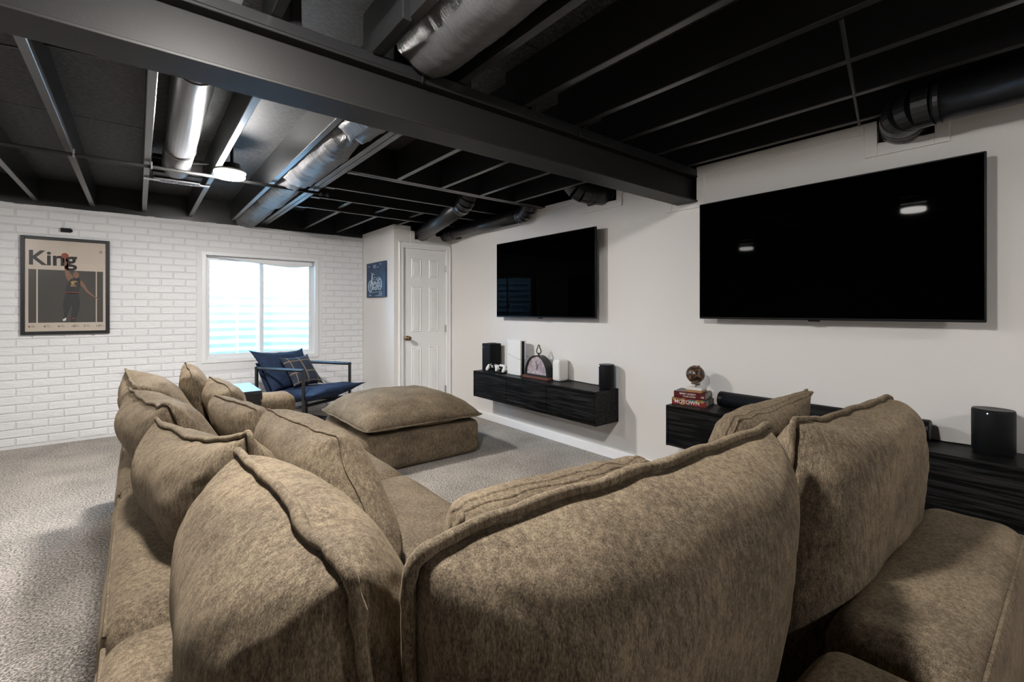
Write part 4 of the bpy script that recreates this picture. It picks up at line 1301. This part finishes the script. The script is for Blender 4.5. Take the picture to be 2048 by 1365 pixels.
# items on the long console
def soundbar():
    r = .052; xc = 3.125; y0, y1 = .495, 1.585; z = ZC + r + .006
    o = empty('soundbar', (xc, (y0 + y1) / 2, ZC), 'long black cylindrical soundbar lying on the right console', 'soundbar')
    bm = BM(); tube(bm, [(xc, y0 + .035, z), (xc, y1 - .035, z)], r, 36); finish('grille', bm, 'speaker', o, smooth=True)
    for a, b in ((y0, y0 + .036), (y1 - .036, y1)):
        bm = BM(); tube(bm, [(xc, a, z), (xc, a + .004, z), (xc, b - .004, z), (xc, b, z)], [r - .003, r + .001, r + .001, r - .001], 36); finish('end_cap', bm, 'bezel', o, smooth=False)
    for y in (y0 + .12, y1 - .12):
        bm = BM(); box(bm, (xc - .03, y - .03, ZC), (xc + .03, y + .03, ZC + .012), .003); finish('foot', bm, 'bezel', o)
soundbar()
bm = BM(); tube(bm, [(3.14, .50, ZC + .010), (3.16, .44, ZC + .005), (3.17, .38, ZC + .005), (3.16, .33, ZC + .008)], .004, 6)
tag(finish('power_cord', bm, 'bezel'), 'thin black cord between the soundbar end and the oval speaker', 'cord')

def book(label, z, h, L, D, cover, spine, shift, rz, lines):
    c = Vector((3.005 + shift[0], 1.752 + shift[1], z))
    o = empty('book', c, label, 'book', 'books under the globe')
    R = Matrix.Rotation(rz, 3, 'Z')
    def put(bm):
        for v in bm.verts: v.co = R @ (v.co - c) + c
        return bm
    e = .0025
    bm = BM(); box(bm, (c.x, c.y - L / 2, z), (c.x + D, c.y + L / 2, z + e)); box(bm, (c.x, c.y - L / 2, z + h - e), (c.x + D, c.y + L / 2, z + h))
    put(bm); finish('cover', bm, cover, o)
    bm = BM(); box(bm, (c.x - .003, c.y - L / 2, z), (c.x + .003, c.y + L / 2, z + h), .001); put(bm); finish('spine', bm, spine, o)
    bm = BM(); box(bm, (c.x + .003, c.y - L / 2 + .004, z + e), (c.x + D - .004, c.y + L / 2 - .004, z + h - e)); put(bm); finish('page_block', bm, 'pages', o)
    Rm = R @ Matrix(((0, 0, -1), (-1, 0, 0), (0, 1, 0)))
    for s, size, dy, dz, sx in lines:
        text_obj('lettering', s, size, 'letter', o, R @ Vector((-.0034, dy, dz)) + c, Rm, .0003, sx=sx)
    return o
b1 = book('colourful book lettered MOTOWN at the bottom under the globe', ZC, .046, .235, .165, 'book_dark', 'spine_a', (0, 0), .20, [('MOTOWN', .036, .012, .010, 1.0)])
b2 = book('dark red book under the globe, on top of the MOTOWN book', ZC + .0462, .046, .215, .155, 'book_dark', 'spine_b', (.012, .002), .22,
          [('BERRY GORDY', .017, .010, .026, 1.0), ('TO BE LOVED', .014, .0, .009, 1.0), ('OE', .016, -.090, .012, 1.0)])

def globe():
    z = ZC + .0925
    c = Vector((3.075, 1.735, z))
    o = empty('desk_globe', c, 'small dark bronze globe on a white block atop the books', 'globe')
    bm = BM(); box(bm, (c.x - .055, c.y - .055, z), (c.x + .055, c.y + .055, z + .016), .002, rz=.2); finish('wood_base', bm, 'oak', o)
    bm = BM(); box(bm, (c.x - .055, c.y - .055, z + .0165), (c.x + .055, c.y + .055, z + .034), .002, rz=.2); finish('marble_base', bm, 'marble', o)
    gc = Vector((c.x, c.y + .006, z + .122)); r = .063
    bm = BM(); bmesh.ops.create_uvsphere(bm, u_segments=36, v_segments=22, radius=r)
    R = Matrix.Rotation(.41, 3, 'X')
    for v in bm.verts: v.co = R @ v.co + gc
    finish('globe_ball', bm, 'globe', o, smooth=True)
    ax = R @ Vector((0, 0, 1))
    p0 = gc - ax * r; p1 = gc + ax * r
    bm = BM(); tube(bm, [p1 - ax * .004, p1 + ax * .008], .005, 8); finish('axis_pin', bm, 'brass', o)
    bm = BM(); tube(bm, [p0 + ax * .003, p0 - ax * .012, (c.x, c.y - .030, z + .056), (c.x, c.y - .018, z + .046), (c.x, c.y - .004, z + .048), (c.x, c.y, z + .056), (c.x, c.y + .002, z + .034)], .0042, 8)
    finish('stand', bm, 'brass', o, smooth=True)
globe()

# ================================================================== wall decoration
def poster():
    x0, x1, z0, z1 = -.850, -.223, 1.056, 1.987
    yb = YB - .010; yf = YB - .036
    o = empty('framed_poster', ((x0 + x1) / 2, YB - .02, z0), 'framed cream poster lettered King with a leaping ball player on brick wall', 'poster')
    f = .030
    for lo, hi in (((x0, yf, z0), (x0 + f, yb, z1)), ((x1 - f, yf, z0), (x1, yb, z1)), ((x0 + f, yf, z0), (x1 - f, yb, z0 + f)), ((x0 + f, yf, z1 - f), (x1 - f, yb, z1))):
        bm = BM(); box(bm, lo, hi, .002); finish('frame_rail', bm, 'metal_black', o)
    yp = yf + .010
    bm = BM(); box(bm, (x0 + f - .003, yp, z0 + f - .003), (x1 - f + .003, yp + .006, z1 - f + .003)); finish('print', bm, 'paper', o)
    # drawing space: u 0..905 across, v 0..1000 down
    iw = x1 - x0 - 2 * f; ih = z1 - z0 - 2 * f
    def M_(u, v): return (x0 + f + iw * u / 905., z1 - f - ih * v / 1000.)
    lay = [0]
    def poly(nm, pts, mat, d=1, smooth_=False):
        bm = BM(); y = yp - .0004 * d
        prism(bm, [M_(*p) for p in pts], 'Y', y, yp + .0002)
        return finish(nm, bm, mat, o)
    for a, b in ((35, 118), (135, 785), (798, 872)):
        poly('printed_panel', [(a, 325), (b, 325), (b, 905), (a, 905)], 'ink', 1)
    Rm = Matrix(((1, 0, 0), (0, 0, -1), (0, 1, 0)))
    def txt(s, u, v, size, mat='ink_black', d=1.5, align='LEFT', sx=1.0):
        x, zz = M_(u, v)
        text_obj('lettering', s, size, mat, o, (x, yp - .0004 * d, zz), Rm, .0002, align, sx)
    txt('King', 26, 272, .190, sx=.98)
    for s, u in (('4', 30), ('4', 195), ('4', 350), ('18', 500), ('3', 640), ('13', 785)):
        txt(s, u, 958, .030)
        for k in range(2):
            w = 46 if k else 30
            x_ = u + (46 if len(s) > 1 else 34)
            poly('caption_line', [(x_, 934 + 14 * k), (x_ + w, 934 + 14 * k), (x_ + w, 938 + 14 * k), (x_, 938 + 14 * k)], 'ink', 1)
    cx, cy = 845, 100
    bm = BM(); 
    pts = [(M_(cx + 17 * math.cos(2 * PI * k / 20), cy + 15 * math.sin(2 * PI * k / 20))) for k in range(20)]
    tube(bm, [(p[0], yp - .0006, p[1]) for p in pts], .0011, 6, closed=True)
    for k in range(3):
        a = PI * k / 3
        p, q = M_(cx - 16 * math.cos(a), cy - 14 * math.sin(a)), M_(cx + 16 * math.cos(a), cy + 14 * math.sin(a))
        tube(bm, [(p[0], yp - .0006, p[1]), (q[0], yp - .0006, q[1])], .0009, 5)
    finish('emblem', bm, 'ink_black', o)
    # leaping figure, one arm up with the ball, the other out to the side
    ell = lambda u, v, a, b, n=20: [(u + a * math.cos(2 * PI * k / n), v + b * math.sin(2 * PI * k / n)) for k in range(n)]
    poly('player_figure', [(404, 175), (446, 170), (462, 215), (468, 300), (482, 350), (520, 385), (512, 440), (470, 450), (440, 395), (425, 320), (418, 250)], 'skin', 2)
    poly('player_figure', [(492, 420), (560, 405), (598, 420), (606, 500), (590, 560), (580, 585), (444, 580), (440, 520), (470, 450)], 'kit', 3)
    poly('player_figure', [(590, 428), (628, 440), (656, 480), (690, 540), (760, 600), (812, 630), (826, 645), (806, 640), (780, 628), (730, 602), (668, 556), (630, 505), (604, 490)], 'skin', 3)
    poly('player_figure', [(440, 575), (585, 578), (605, 690), (590, 780), (560, 850), (545, 905), (495, 905), (500, 820), (510, 720), (496, 720), (470, 800), (440, 870), (410, 880), (420, 800), (405, 720), (420, 640)], 'kit', 3)
    poly('player_figure', ell(556, 375, 34, 40), 'skin', 4)
    poly('player_figure', [(526, 385), (540, 405), (572, 412), (590, 390), (596, 412), (574, 428), (540, 420)], 'ink_black', 5)
    poly('printed_ball', ell(430, 162, 42, 30), 'orange', 3)
    poly('waistband', [(440, 566), (584, 566), (584, 574), (440, 574)], 'orange', 5)
    poly('number_mark', [(492, 450), (520, 440), (560, 440), (570, 452), (530, 458), (545, 478), (500, 488), (560, 492), (552, 502), (490, 500), (505, 476)], 'gold', 5)
    poly('shoe', [(404, 872), (446, 850), (440, 884), (408, 890)], 'letter', 4)
    poly('shoe', [(500, 862), (522, 850), (548, 858), (530, 868)], 'orange', 4)
    bm = BM(); box(bm, (x0 + f - .002, yp - .006, z0 + f - .002), (x1 - f + .002, yp - .004, z1 - f + .002)); finish('glazing', bm, 'glass', o)
poster()

bm = BM(); box(bm, (-.580, YB - .040, 2.044), (-.505, YB - .008, 2.082), .003)
t = tag(finish('wall_bracket', bm, 'bezel'), 'small black box fixed to the brick above the framed poster', 'bracket')
bm = BM(); tube(bm, [(-.505, YB - .024, 2.063), (-.497, YB - .024, 2.063)], .012, 10); finish('cap', bm, 'bezel', t)

def blueprint():
    xf = XS - .030; y0, y1, z0, z1 = 5.445, 6.035, 1.457, 1.905
    # tall panel on the closet side wall
    o = empty('motorcycle_print', (XS - .015, (y0 + y1) / 2, z0), 'navy blueprint panel with a white motorcycle drawing on closet side wall', 'wall art')
    bm = BM(); box(bm, (xf, y0, z0), (XS - .001, y1, z1), .002); finish('board', bm, 'blueprint', o)
    # drawing space: u 0..500 left to right (towards the viewer), v 0..900 downwards
    def M_(u, v): return (xf - .0012, y1 - (y1 - y0) * u / 500., z1 - (z1 - z0) * v / 900.)
    def ln(nm, lines, r=.0028):
        bm = BM()
        for pts, cl in lines: tube(bm, [M_(*p) for p in pts], r, 5, closed=cl)
        finish(nm, bm, 'line', o)
    ell = lambda u, v, a, b, n=24: [(u + a * math.cos(2 * PI * k / n), v + b * math.sin(2 * PI * k / n)) for k in range(n)]
    for c in ((115, 610, 62, 150), (365, 575, 55, 150)):
        ln('wheel_outline', [(ell(c[0], c[1], c[2] * k, c[3] * k), True) for k in (1, .84, .3)], .003)
        ln('spoke_lines', [([(c[0] + c[2] * .3 * math.cos(a), c[1] + c[3] * .3 * math.sin(a)), (c[0] + c[2] * .84 * math.cos(a), c[1] + c[3] * .84 * math.sin(a))], False) for a in [2 * PI * k / 9 for k in range(9)]], .0014)
    ln('fork_line', [([(115, 610), (150, 420), (160, 300)], False), ([(135, 600), (168, 420), (172, 310)], False)], .0045)
    ln('handlebar_line', [([(140, 250), (165, 300), (195, 285), (225, 330)], False)], .004)
    ln('tank_outline', [([(175, 400), (250, 390), (300, 420), (290, 455), (200, 450)], True)], .003)
    ln('seat_outline', [([(290, 440), (330, 390), (380, 420), (400, 460), (320, 470)], True)], .003)
    ln('engine_outline', [(ell(235, 600, 60, 100), True), (ell(235, 600, 38, 62), True), (ell(225, 540, 26, 46), True), (ell(262, 670, 26, 40), True)], .004)
    ln('frame_line', [([(165, 420), (185, 700), (300, 705), (370, 580), (300, 450)], False), ([(290, 600), (430, 640)], False), ([(190, 540), (300, 520)], False), ([(190, 640), (310, 640)], False)], .0035)
    ln('ground_line', [([(80, 770), (420, 765)], False)], .0022)
    for u, v, w in ((50, 80, 45), (190, 70, 80), (200, 100, 55), (195, 130, 70), (290, 125, 45), (365, 60, 45), (75, 825, 40), (80, 850, 60), (360, 790, 65), (340, 820, 90), (250, 855, 180)):
        bm = BM(); p = M_(u, v); q = M_(u + w, v + 11)
        box(bm, (xf - .002, q[1], q[2]), (xf + .0005, p[1], p[2])); finish('caption_line', bm, 'line', o)
blueprint()
